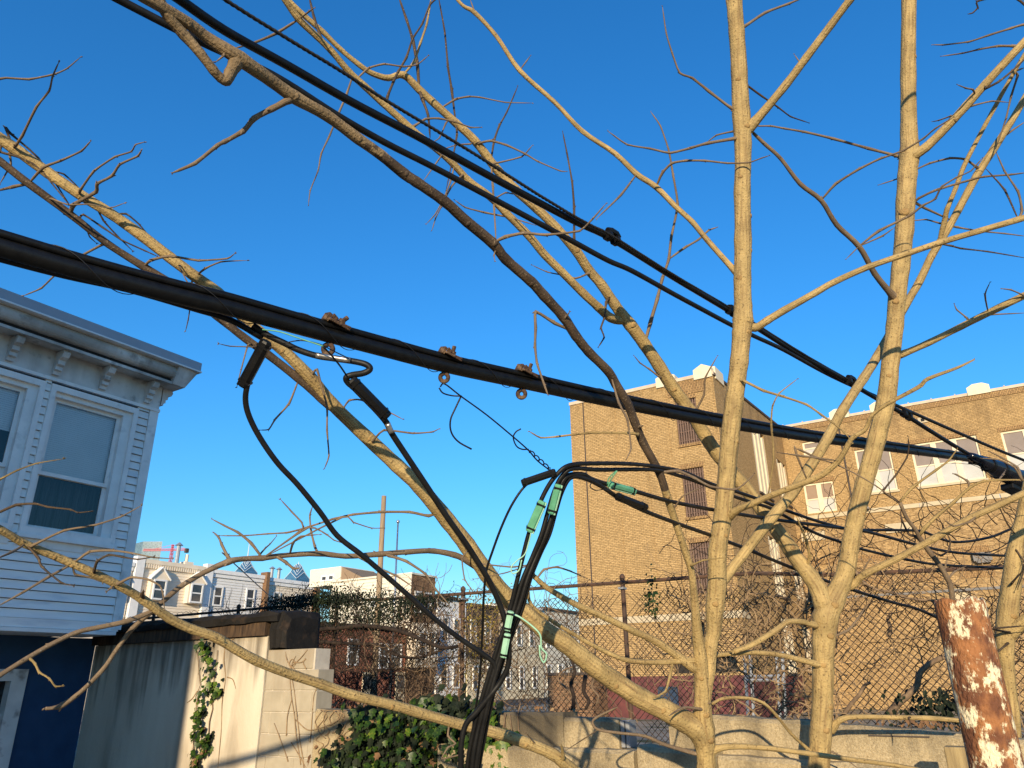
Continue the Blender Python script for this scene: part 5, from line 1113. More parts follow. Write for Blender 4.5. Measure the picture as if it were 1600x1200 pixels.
# ---- second tree
b = at(1280, 1200, 4.4); TB = empty('young_tree', (b[0], b[1], 0)); tag(TB, 'smooth tan barked tree in a wide V fork just left of the rusty post', 'tree')
g0 = to_ground(1280, 1200, 4.4, 32.5)
limb(TB, 'B_trunk', g0+'1280,1200,32,4.4 1282,1150,33,4.42 1285,1100,31.5,4.45 1286,1050,32,4.47 1287,1000,34,4.5 1290,965,38,4.52 1300,940,36,4.55 1313,915,29,4.58 1322,890,27,4.6 1330,845,26.5,4.64 1339,801,26.5,4.67 1350,757,26.5,4.7 1362,715,26.5,4.73 1370,685,26.5,4.75 1385,622,27.5,4.8 1392,560,26,4.85 1398,510,25,4.88 1402,463,25.5,4.9 1407,420,26,4.93 1413,361,27,4.97 1415,313,28,5.0 1418,273,28,5.03 1421,240,29,5.05 1420,205,24,5.08 1419,120,22,5.12 1420,0,21,5.2 1420,-60,20,5.25', sides=16)
limb(TB, 'BL', '1289,1000,22,4.5 1290,970,27,4.52 1286,942,30,4.54 1278,920,28,4.57 1267,902,25,4.6 1250,880,24,4.64 1235,858,23.5,4.68 1215,830,22,4.72 1195,803,21,4.76 1160,757,21.5,4.8 1120,708,21,4.82 1100,678,21,4.82 1080,645,20.5,4.8 1052,607,20,4.78 1030,572,19.5,4.74 1007,538,19,4.7 985,508,20,4.66 972,492,18,4.64 960,475,16.5,4.62 940,445,15.5,4.58 920,422,15,4.55 900,392,15,4.5 870,357,14.5,4.45 840,327,14.5,4.42 805,296,14.5,4.38 775,263,14.5,4.35 742,220,13,4.3 712,192,12.5,4.27 680,163,12,4.23 655,140,12,4.2 630,117,11,4.17 607,122,9.5,4.14 582,115,8.5,4.1 562,102,8,4.07 532,77,7.5,4.03 505,50,8,4.0 475,24,8,3.96 445,-5,8,3.92', sides=12)
limb(TB, 'BL2', '980,503,15,4.66 955,497,14.5,4.6 935,480,13.5,4.55 910,457,13,4.5 880,427,12.5,4.45 850,397,12.5,4.4 825,367,12.5,4.35 790,332,12,4.3 765,307,11.5,4.26 732,282,11,4.22 710,258,11,4.18 685,235,11,4.14 657,214,11.5,4.1 630,190,11,4.05 597,160,11,4.0 570,135,11,3.95 545,112,10.5,3.9 520,82,10,3.85 495,57,10,3.8 467,30,11,3.75 445,0,9,3.7 425,-30,9,3.66', mat='bark', sides=10)
limb(TB, 'BR2', '1400,466,14,4.9 1394,461,10,4.87 1367,428,9,4.8 1342,385,8.5,4.72 1307,351,8,4.66 1283,313,7.5,4.6 1250,287,7,4.56 1220,248,6,4.52 1195,225,6,4.5 1177,208,5,4.48', mat='bark_twig', sides=8)
limb(TB, 'BR3', '1420,250,22,5.04 1431,241,17,5.0 1447,230,14.5,4.97 1469,209,13.5,4.94 1490,187,13,4.9 1510,165,13,4.87 1540,131,12.5,4.83 1570,98,12.5,4.8 1620,45,12,4.74', sides=10)
limb(TB, 'BR4', '1402,556,16,4.86 1413,552,11,4.83 1450,536,10,4.76 1500,511,10,4.7 1560,481,11,4.62 1630,448,11,4.55', sides=9)
limb(TB, 'BR5', '1325,920,18,4.6 1338,909,12,4.58 1352,897,11,4.55 1407,870,10.5,4.5 1462,840,10.5,4.45 1517,809,10.5,4.4 1559,790,11,4.37 1630,757,11,4.3', sides=9)
limb(TB, 'B6', '1280,978,12,4.5 1267,975,9,4.46 1250,971,8,4.42 1230,972,8,4.38 1212,985,8.5,4.34 1175,1007,9,4.3 1147,1018,8,4.27', mat='bark', sides=8)
limb(TB, 'B7', '1284,1040,12,4.46 1270,1036,9,4.43 1212,1022,7.5,4.38 1160,1020,7,4.34 1112,1025,6.5,4.3', mat='bark', sides=8)
limb(TB, 'B8', '1296,1146,14,4.44 1305,1132,10,4.42 1315,1124,8.5,4.4 1337,1120,7.5,4.38 1400,1121,7.5,4.3 1450,1122,7.5,4.25 1520,1127,7,4.18', mat='bark', sides=8)
limb(TB, 'B9', '1272,1178,7,4.42 1262,1170,5.5,4.4 1237,1147,5,4.36 1215,1120,5,4.33 1195,1100,5,4.3 1170,1091,5,4.28 1132,1091,5,4.25 1112,1100,4.5,4.22', mat='bark', sides=7)
T('BL2', 6, 3.5, '465,32 432,52 397,67 365,76', .2); T('BL2', 4, 2.5, '470,30 483,18 491,12'); T('BL2', 6, 5, '518,80 505,67 492,32 483,-5', .2, 'bark_dark'); T('BL', 6.5, 5, '657,140 652,100 645,62 635,30 623,-5', .2, 'bark_dark')
T('BL', 6.5, 4, '658,142 660,155 669,180 672,215', -.1, 'bark_dark'); T('BL2', 4.5, 3.5, '603,164 605,152 615,127 622,112 635,90 645,60 660,37 672,7 690,-8', .2, 'bark_dark'); T('BL', 4.5, 4, '632,118 647,97 657,67 667,37 674,-5', .1, 'bark')
T('BL', 5, 3.5, '710,190 706,142 700,105 695,50 685,-5', .15, 'bark_dark'); T('BL', 4.5, 2.5, '711,192 714,210 707,250 697,297', -.15, 'bark_dark'); T('BL2', 4, 2.5, '557,122 575,107 600,100 630,104 652,101 669,87', .1)
T('BL2', 4.5, 2.2, '553,118 540,152 530,175 515,212 502,240 497,267 485,297 482,320', -.2); T('BL', 4, 2, '690,170 712,155 732,151 750,152 790,160 832,161'); T('BL2', 4.5, 2.5, '640,198 647,197 665,186 685,185 710,190 735,199 752,199', .15)
T('BL', 3.5, 2, '704,186 697,192 687,215 677,222', -.1); T('BL', 4.5, 2.2, '746,224 767,220 792,227 820,240 840,252 875,267 885,268', -.1); T('BL', 3.5, 2, '743,222 735,225 715,226 690,234', -.1); T('BL', 4, 2.5, '770,256 815,245 832,227', -.1)
T('BL', 4.5, 3, '766,250 772,220 780,197 792,175 809,135', .1, 'bark_dark'); T('BL', 5.5, 3, '896,387 897,375 897,325 894,285 886,240 879,205', .15, 'bark_dark'); T('BL', 4.5, 3, '768,255 770,290 772,325 774,357 775,377', -.15, 'bark_twig')
T('BL2', 3.5, 2, '690,240 685,250 660,285', -.1); T('BL2', 3.5, 2, '712,260 705,280 695,307 680,335 666,350', -.15); T('BL2', 3.5, 2, '722,274 705,292 690,322 681,340 675,360', -.15); T('BL2', 3.8, 2, '797,340 757,332 727,324 710,312', -.1); T('BL2', 3.5, 2.2, '800,343 837,352', -.1)
T('BL2', 3.8, 2.5, '775,316 775,310 790,301 805,304'); T('BL', 3.8, 2, '921,426 900,435 880,430 855,425 831,414', -.1); T('BL', 4.8, 3, '952,466 947,472 945,495 939,512 944,527 935,542', -.15, 'bark_dark')
T('BL', 6, 3, '1009,540 1016,505 1027,467 1035,435 1045,405 1049,370 1059,320 1052,275 1045,235 1032,197 1017,175', .25, 'bark_twig'); T('tw%d' % TW[0], 4.5, 3, '1046,405 1070,387 1092,374 1107,360 1121,355')
T('BL', 4, 2, '1036,584 1032,590 1015,577 1000,567 990,555', -.1); T('BL', 6, 3, '1083,648 1087,642 1100,617 1102,590 1121,556', -.15, 'bark_twig')
T('B_trunk', 5.5, 3.5, '1408,246 1403,244 1357,232 1303,217 1257,206 1227,201 1205,197 1179,197', .2); T('BR2', 4.5, 3, '1284,312 1306,287 1341,265 1375,248 1410,236 1442,217 1461,201 1490,183', -.5); T('BR2', 4.5, 2.5, '1342,385 1373,361 1421,337 1442,321 1461,311 1471,292 1495,277 1517,267 1535,247', -.4)
T('BR2', 3.5, 2.5, '1344,387 1378,369 1397,356', -.1); T('BR2', 3.5, 2, '1342,387 1322,405', -.1); T('BR4', 3.5, 2, '1541,490 1539,460 1547,441'); T('BR4', 3.5, 2, '1513,503 1511,497 1495,484 1491,475'); T('BR4', 3.5, 2.5, '1530,496 1543,492 1602,489'); T('BR4', 3.5, 2.5, '1600,462 1580,453 1565,451', -.1)
T('BR3', 4.5, 2.5, '1584,72 1560,72 1530,77 1505,83 1470,88', .15); T('BR3', 4.5, 2.5, '1602,38 1580,44 1545,55 1515,65 1475,70 1457,70', .1); T('BR3', 5, 4, '1540,138 1560,128 1580,112 1602,92', -.1, 'bark_dark'); T('BR3', 3.5, 2.5, '1520,140 1510,138 1495,132'); T('BR3', 3.5, 2.5, '1505,172 1520,165 1550,158 1575,160')
T('BR3', 3.5, 2, '1487,181 1467,188 1457,190'); T('BR3', 4, 3, '1602,8 1575,-8 1527,2 1528,12 1520,20 1513,22', .1, 'bark_dark')
T('BR5', 3.5, 2, '1345,903 1352,885 1362,870'); T('BR5', 4, 3, '1530,805 1516,815 1490,822 1475,812', -.1); T('BL', 6, 3.5, '1262,893 1265,870 1260,845 1252,825 1245,808', -.15, 'bark')
T('B7', 4, 2.5, '1180,1020 1190,1017', .02); T('B_trunk', 4, 2.5, '1300,1175 1320,1185 1340,1200', -.1); T('B8', 3, 2, '1420,1121 1423,1132 1424,1141', -.05, 'bark_dark'); T('B6', 3.5, 2, '1263,974 1267,965 1271,957', -.05)
T('B_trunk', 5, 2.5, '1290,1000 1325,985 1345,960 1352,948', .2)
# ---- thin sapling branches between second tree and post
b = at(1475, 1150, 4.9); TD = empty('bare_sapling', (b[0], b[1], 0)); tag(TD, 'thin bare sapling with dark forked twigs behind the rusty post', 'sapling')
g0 = to_ground(1500, 1100, 4.9, 9)
limb(TD, 'D_trunk', g0+'1500,1100,9,4.9 1492,1000,8.5,4.9 1487,925,8,4.9 1478,900,8,4.9 1466,880,7.5,4.9 1452,862,8,4.9 1438,842,6.5,4.88 1430,827,6,4.87 1417,810,5.5,4.86 1406,785,5.5,4.85', mat='bark_twig', sides=8)
T('D_trunk', 6, 4, '1436,840 1445,825 1465,805 1490,785 1515,762 1535,752 1560,750 1605,750', -.2, 'bark'); T('D_trunk', 5, 3, '1406,787 1425,762 1462,735 1482,720 1496,701', -.1, 'bark'); T('D_trunk', 5, 3, '1444,850 1430,838 1420,835 1409,812 1407,800', .1, 'bark_dark')
T('D_trunk', 4.5, 2.5, '1404,785 1392,776 1380,767 1400,742 1417,715 1420,700 1419,682', -.1, 'bark_dark'); T('D_trunk', 4, 2.5, '1480,903 1492,893 1508,885', .1); T('D_trunk', 3.5, 2, '1475,895 1478,880 1480,872')
T('tw%d' % (TW[0]-5), 4, 2.5, '1516,762 1512,752 1495,742 1489,740'); T('tw%d' % (TW[0]-6), 4, 3, '1597,750 1590,730 1565,715 1545,705'); T('tw%d' % (TW[0]-7), 4, 3, '1597,750 1585,730 1560,718 1533,716'); T('tw%d' % (TW[0]-8), 4, 2.5, '1562,751 1567,742 1571,735')
T('D_trunk', 3.5, 2.2, '1447,858 1470,868 1482,860 1485,845 1478,832 1465,826', .1, 'bark_dark'); T('D_trunk', 4, 2.5, '1490,970 1510,975 1540,985 1560,1000', .1, 'bark_dark')

# ---- third tree at the right edge
b = at(1590, 1200, 4.9); TC = empty('young_tree', (b[0], b[1], 0)); tag(TC, 'smooth tan barked tree half hidden behind the rusty post at the right edge', 'tree')
g0 = to_ground(1584, 1200, 4.9, 28)
limb(TC, 'C_trunk', g0+'1584,1200,28,4.9 1580,1120,24,4.92 1573,1050,22,4.95 1570,1005,26,4.97 1574,960,29,5.0 1580,915,27,5.02 1585,865,23,5.05 1592,830,19,5.08 1601,790,18,5.1 1615,720,17,5.14', sides=14)
limb(TC, 'CR', '1572,1000,24,4.97 1588,980,20,4.94 1605,968,18,4.9 1640,950,17,4.86', sides=10)
T('C_trunk', 4.5, 3.5, '1580,988 1560,985 1552,982 1600,978', -.2, 'bark_dark'); T('C_trunk', 4, 3, '1582,910 1600,890', -.2, 'bark_dark'); T('C_trunk', 4, 3, '1575,1005 1563,1015 1556,1022', -.2, 'bark_dark'); T('C_trunk', 3.5, 2.5, '1588,860 1602,882 1590,920', -.15, 'bark_dark'); T('C_trunk', 3.2, 2, '1590,840 1575,820 1560,790 1548,770', -.15, 'bark_dark')

# ================================================================== telephone cables
def cpath(s, d=None, sub=5):
    pts = parse(s)
    if len(pts[0]) == 2:
        L = np.cumsum([0]+[math.dist(pts[i], pts[i+1]) for i in range(len(pts)-1)]); t = L/L[-1]; inv = np.interp(t, np.linspace(0, 1, len(d)), [1/v for v in d])
        pts = [(x, y, 1/i) for (x, y), i in zip(pts, inv)]
    S_, keys = smooth_path(pts, sub); return np.array([at(*r) for r in S_]), S_
def run_on(P):
    """carry a cable on beyond the picture: straight on at the sides and top, down to the ground at the bottom"""
    P = list(P)
    for end in (0, -1):
        p = P[end]; q = P[1 if end == 0 else -2]; v = p-CAM; d = np.dot(v, fw); x = 800+F*np.dot(v, rt)/d; y = 600-F*np.dot(v, upv)/d; ex = []
        if y > 1205: ex = [np.array([p[0]+.01*k, p[1]-.004*k, p[2]+(.02-p[2])*k/6]) for k in range(1, 7)]
        elif x < 0 or x > 1600 or y < 0: t = (p-q)/np.linalg.norm(p-q); ex = [p+t*(.6*k)+np.array([0, 0, .006*k*k]) for k in range(1, 9)]
        P = ex[::-1]+P if end == 0 else P+ex
    return np.array(P)
def cable(s, diam, label, d=None, mat='cable', name='cable', sides=10, parts=(), parent=None):
    P, S_ = cpath(s, d); P = run_on(P); V, Fc, uv = tube(P, diam/2, sides)
    if parent is not None: return build(name, V, Fc, M[mat], parent, True, uv), P
    if parts:
        k = np.argmin(P[:, 2]); e = empty(name, P[k]); tag(e, label, 'cable'); o = build('sheath', V, Fc, M[mat], e, True, uv); return e, P
    return tag(build(name, V, Fc, M[mat], None, True, uv), label, 'cable'), P
# main lashed cable: thick cable below, strand above, thin lashing wire
MD = lambda x: 1/(0.4405-(0.4405-.1429)*x/1500)
mc = [(-60, 371), (0, 387), (100, 416), (200, 443), (300, 468), (360, 482), (480, 515), (600, 547), (700, 573), (820, 599), (960, 629), (1100, 656), (1180, 670), (1260, 683), (1380, 699), (1500, 715), (1545, 723)]
e = empty('telephone_cable', at(700, 573, MD(700))); tag(e, 'thick black lashed telephone cable crossing the whole picture from left to right', 'cable')
P, _ = smooth_path([at(x, y, MD(x)) for x, y in mc], 6); P = run_on(P)
V, Fc, uv = tube(P, .030, 14); build('thick_cable', V, Fc, M['cable'], e, True, uv); MAIN = P
Ts = np.gradient(P, axis=0); Ts /= np.linalg.norm(Ts, axis=1)[:, None]
UPc = np.cross(rt, fw)*0+upv; PU = np.array([UPc-t*np.dot(UPc, t) for t in Ts]); PU /= np.linalg.norm(PU, axis=1)[:, None]
V, Fc, uv = tube(P+PU*.042, .0145, 10); build('support_strand', V, Fc, M['cable'], e, True, uv)
PN = np.cross(Ts, PU); L = np.cumsum(np.r_[0, np.linalg.norm(np.diff(P, axis=0), axis=1)])
s_ = np.arange(0, L[-1], .02); C_ = np.array([np.interp(s_, L, (P+PU*.010)[:, k]) for k in range(3)]).T; U_ = np.array([np.interp(s_, L, PU[:, k]) for k in range(3)]).T; N_ = np.array([np.interp(s_, L, PN[:, k]) for k in range(3)]).T
ph = s_*2*math.pi/.42; LW = C_+U_*(np.cos(ph)*.0475)[:, None]+N_*(np.sin(ph)*.0325)[:, None]
V, Fc, uv = tube(LW, .0018, 4); build('lashing_wire', V, Fc, M['strand'], e, True, uv)
# second run of thinner cable under the left part
cable('-40,392,2.35 0,404,2.32 100,430,2.45 200,452,2.55 300,481,2.68 360,500,2.76 410,528,2.82', .024, 'thinner black cable slung under the thick one at the left edge', mat='cable')
# cable clamps with hanging eyes
def clamp(x, label, big=1.0, tilt=.5):
    k = np.argmin([abs((800+F*np.dot(p-CAM, rt)/np.dot(p-CAM, fw))-x) for p in MAIN]); p = Vector(MAIN[k]); t = Vector(Ts[k]); u = Vector(PU[k]); n = t.cross(u)
    n = -Vector(fw) - t*(-Vector(fw)).dot(t); n = (n-u*n.dot(u)).normalized()
    e = empty('cable_clamp', p); tag(e, label, 'clamp')
    def pb(mb, a0, a1, b0, b1, c0, c1, rot=0.0):
        V = []
        for a, b_, c in ((a0, b0, c0), (a1, b0, c0), (a1, b1, c0), (a0, b1, c0), (a0, b0, c1), (a1, b0, c1), (a1, b1, c1), (a0, b1, c1)):
            am = (a0+a1)/2; bm_ = (b0+b1)/2; ca, sa = math.cos(rot), math.sin(rot); a2 = am+(a-am)*ca-(b_-bm_)*sa; b2 = bm_+(a-am)*sa+(b_-bm_)*ca
            V.append(p+t*a2*big+u*b2*big+n*c*big)
        mb.add(V, [(0, 3, 2, 1), (4, 5, 6, 7), (0, 1, 5, 4), (1, 2, 6, 5), (2, 3, 7, 6), (3, 0, 4, 7)])
    mb = MB(); pb(mb, -.045, .055, .050, .060, -.03, .032, -.15); pb(mb, -.045, .05, .044, .052, .028, .040, -.25); o = mb.build('clamp_plate', M['rust'], e); md = o.modifiers.new('b', 'BEVEL'); md.width = .003; md.segments = 2
    mb = MB(); pb(mb, -.052, -.036, .052, .088, -.022, .022, -.4); pb(mb, -.034, -.006, .062, .082, .018, .027, -.6); o = mb.build('hook_plate', M['rust'], e); md = o.modifiers.new('b', 'BEVEL'); md.width = .002
    a = p+(t*.012+u*.055)*big; ax = (u+t*tilt).normalized()
    mb = MB(); mb.tube([a, a+ax*.022*big], .0165*big, 6); mb.build('nut', M['rust'], e)
    mb = MB(); mb.tube([a-ax*.02*big, a+ax*.048*big], .0095*big, 8); mb.build('bolt', M['rust'], e)
    c = p-u*.054*big-t*.012*big; P = [c+(u*math.cos(q)+(n*.55+t*.83)*math.sin(q))*.0185*big for q in np.linspace(.25, 2*math.pi-.2, 18)]
    P = [p-u*.022*big]+P
    V, Fc, uv = tube([tuple(q) for q in P], .0105*big, 8); build('eye_ring', V, Fc, M['rust'], e, True, uv)
clamp(529, 'leftmost rusty bolted clamp on the thick cable', 1.0, .9); clamp(703, 'middle rusty bolted clamp on the thick cable', .95, .15); clamp(820, 'rightmost rusty bolted clamp on the thick cable', 1.0, .3)
# upper pair of cables and the twisted strand
cable('240,-28,2.55 276,-4,2.6 350,47,2.75 445,100,2.95 545,157,3.15 650,212,3.35 750,267,3.55 830,310,3.72 900,347,3.9 955,373,4.08 1050,432,4.42 1100,462,4.62 1145,489,4.85 1190,517,5.05 1250,555,5.35 1300,582,5.55 1365,620,5.9 1417,650,6.15 1450,671,6.3 1497,700,6.55 1525,716,6.65 1550,728,6.7', .036, 'upper black cable running from the top left corner to the splice closure', mat='cable')
cable('160,-15,2.45 187,0,2.5 270,43,2.6 330,73,2.68 400,104,2.78 450,131,2.86 525,179,3.0 600,222,3.15 675,260,3.3 775,313,3.5 850,353,3.66 900,380,3.8 950,407,3.95 987,423,4.07 1050,458,4.3 1100,485,4.5 1145,509,4.75 1180,526,4.95 1225,547,5.2 1300,588,5.6 1395,631,6.15 1490,673,6.7 1562,704,7.1 1640,735,7.5', .029, 'second black cable just below the upper one', mat='cable_grey')
P, _ = cpath('330,-14,2.75 360,5,2.8 432,50,2.93 490,85,3.03 550,122,3.15 600,155,3.24 675,200,3.38 750,246,3.53 825,294,3.68 887,332,3.82 925,353,3.92 955,368,4.0 1050,428,4.38 1145,484,4.82 1250,550,5.32 1332,597,5.68', sub=10); P = run_on(P)
e = empty('twisted_strand', P[0]); tag(e, 'thin twisted wire strand meeting the upper cable at a small clamp', 'wire')
Tt = np.gradient(P, axis=0); Tt /= np.linalg.norm(Tt, axis=1)[:, None]; L = np.cumsum(np.r_[0, np.linalg.norm(np.diff(P, axis=0), axis=1)]); s_ = np.arange(0, L[-1], .006)
C_ = np.array([np.interp(s_, L, P[:, k]) for k in range(3)]).T; a_ = np.cross(Tt.mean(0), [0, 0, 1]); a_ /= np.linalg.norm(a_); b_ = np.cross(Tt.mean(0), a_)
for k in range(3):
    q = s_*2*math.pi/.07+k*2*math.pi/3; V, Fc, uv = tube(C_+a_*(np.cos(q)*.0042)[:, None]+b_*(np.sin(q)*.0042)[:, None], .0044, 5, cap=False); build('wire', V, Fc, M['strand'], e, True, uv)
def band(x, y, d, along, label, r=.03, ln=.05):
    p = Vector(at(x, y, d)); q = Vector(at(*along)); t = (q-p).normalized(); e = empty('cable_band', p); tag(e, label, 'clamp')
    mb = MB(); mb.tube([p-t*ln, p-t*ln*.55], r, 12); mb.tube([p+t*ln*.3, p+t*ln*.75], r, 12); mb.build('band', M['cable'], e)
    u = (Vector(upv)-t*Vector(upv).dot(t)).normalized(); mb = MB(); mb.tube([p-t*ln+u*r*.9, p-t*ln*.4+u*r*1.25, p+t*ln*.5+u*r*1.25, p+t*ln*.9+u*r*.8], r*.62, 8); mb.build('clip', M['cable'], e)
band(957, 373, 4.06, (1050, 432, 4.42), 'black clamp where the twisted strand meets the upper cable'); band(1143, 488, 4.82, (1190, 517, 5.05), 'black clamp on the upper cable just left of the tall trunk', .026, .04); band(1417, 650, 6.13, (1450, 671, 6.3), 'black band on the upper cable just right of the second trunk', .03, .06); band(1330, 598, 5.68, (1365, 620, 5.9), 'black band on the upper cable left of the second trunk', .03, .06)
# splice closure
a = Vector(at(1515, 712, 6.55)); b = Vector(at(1640, 772, 7.0)); t = (b-a).normalized(); e = empty('splice_closure', a); tag(e, 'glossy black splice closure where the cables meet at the right edge', 'closure')
LN = (b-a).length; prof = [(0, .03), (.04, .04), (.12, .045), (.22, .058), (.34, .082), (.42, .088), (.92, .088), (.97, .075), (1.0, .04)]
V, Fc, uv = tube([tuple(a+t*(s*LN)) for s, r in prof], [r for s, r in prof], 20); build('body', V, Fc, M['closure'], e, True, uv)
V, Fc, uv = tube([tuple(b-t*.05), tuple(b+t*1.5), tuple(b+t*4.5)], .03, 10); build('outgoing_cable', V, Fc, M['cable'], e, True, uv)
for s in (.22, .34, .60):
    mb = MB(); c = a+t*(s*LN); mb.tube([c, c+t*.03], (.068 if s < .3 else (.088 if s < .4 else .094)), 20); mb.build('ring', M['cable'], e)
mb = MB(); c = a+t*(.48*LN)-Vector(upv)*.115; mb.bar(c-t*.04, c+t*.30, .12, .06); o = mb.build('bracket', M['cable'], e); md = o.modifiers.new('b', 'BEVEL'); md.width = .012; md.segments = 2
r_ = random.Random(9); mb = MB()
for k in range(5):
    P = [a+t*(.05+.06*j)+Vector((r_.gauss(0, .02), r_.gauss(0, .02), -.03-.03*math.sin(j*.8)+r_.gauss(0, .012))) for j in range(6)]; mb.tube([tuple(q) for q in P], .008, 6)
mb.build('jumper_wires', M['cable'], e, smooth=True)
# ---- drop cables and their sleeves
def sleeve(parent, p, q, w_, h, mat, name='sleeve', caps=True):
    p = Vector(p); q = Vector(q); t = (q-p).normalized(); mb = MB(); v = -Vector(fw); a = t.cross(v).normalized(); b_ = a.cross(t)
    V = []; n = 5
    for i, s in enumerate((0, .04, .5, .96, 1.0)):
        k = .8 if i in (0, 4) else 1
        c = p+(q-p)*s
        for an in range(8):
            th = 2*math.pi*(an+.5)/8; V.append(c+a*math.cos(th)*w_/2*k*1.08+b_*math.sin(th)*h/2*k*1.08)
    Fc = [(i*8+k, i*8+(k+1) % 8, (i+1)*8+(k+1) % 8, (i+1)*8+k) for i in range(4) for k in range(8)]+[tuple(range(7, -1, -1)), tuple(32+k for k in range(8))]
    o = build(name, [tuple(x) for x in V], Fc, M[mat], parent)
    mb = MB(); mb.tube([tuple(p+a*w_*.42+b_*h*.2), tuple(q+a*w_*.42+b_*h*.2)], h*.16, 6); mb.build('latch_strip', M[mat if mat != 'green' else 'pale_green'], o)
    for s in (.12, .88):
        mb = MB(); c = p+(q-p)*s; mb.bar(tuple(c-a*w_*.53), tuple(c+a*w_*.53), h*1.1, .008, tuple(t)); mb.build('strap', M['cable'], o)
    return o
e, P = cable('412,538,2.72 398,570,2.74 386,604,2.76 384,630,2.78 392,657,2.8 410,690,2.83 435,725,2.86 465,757,2.9 500,800,2.94 527,837,2.97 565,867,3.0 600,897,3.03 640,932,3.06 677,965,3.09 715,995,3.12 752,1020,3.14 772,1037,3.15 773,1057,3.15 763,1090,3.15 750,1130,3.15 742,1165,3.14 738,1200,3.14 736,1260,3.13', .0215, 'black drop cable hanging in a long sweep from the black sleeve at the left', parts=1, mat='cable_grey')
sleeve(e, at(417, 533, 2.72), at(379, 604, 2.76), .042, .034, 'cable')
e, P = cable('395,508,2.80 415,522,2.82 442,535,2.83 467,547,2.84 495,556,2.85 520,560,2.86 555,565,2.87 573,570,2.87 578,577,2.87 568,583,2.87 550,586,2.88 541,590,2.88 544,598,2.89 560,612,2.9 600,655,2.93 612,677,2.95 635,712,2.98 665,757,3.02 700,810,3.06 730,852,3.1 760,900,3.13 777,935,3.15 790,972,3.15 795,1005,3.15 794,1040,3.15 782,1065,3.15 767,1085,3.14 745,1112,3.14 728,1132,3.14 721,1162,3.13 720,1200,3.13 719,1260,3.12', .0245, 'black drop cable with a kink and black sleeve below the leftmost clamp', parts=1, mat='cable_grey')
sleeve(e, at(548, 593, 2.87), at(606, 652, 2.92), .044, .036, 'cable'); 
P2, _ = cpath('494,555,2.845 520,559,2.855 548,563,2.86'); V, Fc, uv = tube(P2-fw*.004, .0118, 8); build('bare_strip', V, Fc, M['bare'], e, True, uv)
P2, _ = cpath('606,662,2.925 612,676,2.94'); V, Fc, uv = tube(P2-fw*.004, .0115, 8); build('bare_strip', V, Fc, M['bare'], e, True, uv)
e, P = cable('868,739,3.18 845,746,3.17 822,758,3.17 802,785,3.16 785,820,3.16 770,860,3.16 760,892,3.16 756,930,3.16 754,980,3.17 751,1040,3.17 747,1082,3.17 740,1130,3.17 732,1200,3.17 730,1260,3.17', .0105, 'thin black drop cable curving down from the black sleeve by the brick tower', parts=1)
sleeve(e, at(815, 755, 3.15), at(868, 737, 3.17), .030, .026, 'cable')
BDL = [('727,1260,3.16 730,1200,3.16 738,1150,3.16 752,1095,3.16 764,1055,3.16 778,1010,3.16 796,955,3.17 806,915,3.17 817,870,3.18 826,835,3.18 838,800,3.18 852,768,3.18 868,744,3.18 890,727,3.2 937,724,3.35 987,725,3.55 1025,729,3.75 1067,737,3.95 1097,750,4.1 1120,759,4.25 1147,767,4.4 1185,780,4.55 1222,795,4.7 1270,812,4.88 1322,826,5.1 1352,828,5.25 1430,829,5.5 1451,834,5.6 1490,847,5.75 1545,840,5.95 1589,823,6.1 1640,810,6.2', .020, 'black drop cable arching over the bend and running right behind both tall trunks', 'green', (827, 831, 3.15), (848, 783, 3.15), .038),
       ('734,1260,3.15 737,1200,3.15 745,1150,3.15 758,1095,3.15 770,1055,3.15 784,1010,3.16 802,955,3.17 815,910,3.18 832,870,3.19 846,835,3.19 856,800,3.2 866,768,3.2 878,744,3.2 896,732,3.22 937,734,3.38 1020,734,3.72 1060,743,3.95 1100,757,4.15 1145,775,4.42 1175,785,4.52 1210,797,4.66 1270,831,4.9 1317,848,5.08 1350,859,5.2 1435,878,5.5 1490,884,5.7 1600,889,6.1 1650,890,6.2', .020, 'black drop cable of the bundle that runs lowest on the right', 'green', (861, 803, 3.17), (873, 757, 3.17), .032),
       ('740,1260,3.14 744,1200,3.14 752,1150,3.14 764,1095,3.14 776,1050,3.15 792,1000,3.16 812,945,3.17 824,905,3.18 840,865,3.2 853,835,3.2 864,800,3.21 874,765,3.21 886,744,3.22 910,741,3.28 925,749,3.33 950,757,3.42 990,767,3.55 1042,782,3.8 1100,794,4.08 1147,802,4.36 1197,810,4.55 1242,816,4.72 1322,826,5.05 1360,832,5.22 1435,852,5.5 1490,863,5.7 1545,867,5.9 1640,872,6.2', .021, 'black drop cable carrying the green sleeve in front of the tower', 'green', (952, 757, 3.4), (992, 768, 3.52), .032),
       ('744,1260,3.17 748,1200,3.17 757,1150,3.17 768,1095,3.17 780,1050,3.18 795,1005,3.18 816,950,3.19 828,905,3.2 844,865,3.22 858,835,3.22 868,800,3.23 878,768,3.23 892,746,3.24 915,748,3.28 940,760,3.36 965,777,3.45 1002,796,3.58 1050,815,3.82 1112,837,4.12 1162,856,4.42 1215,878,4.62 1270,900,4.8 1330,921,5.0 1394,941,5.2 1429,950,5.3 1465,965,5.4 1530,992,5.6', .021, 'black drop cable carrying the black sleeve and sloping down behind the rusty post', 'cable', (963, 775, 3.42), (1010, 793, 3.58), .034)]
for s, dm, lab, mt, p0, p1, wv in BDL:
    e, P = cable(s, dm, lab, parts=1, mat='cable_grey'); sleeve(e, at(*p0), at(*p1), wv, .03, mt)
    if 'arching' in lab:
        sleeve(e, at(786, 1027, 3.12), at(793, 990, 3.12), .026, .02, 'pale_green'); sleeve(e, at(792, 985, 3.12), at(798, 955, 3.12), .026, .02, 'pale_green')
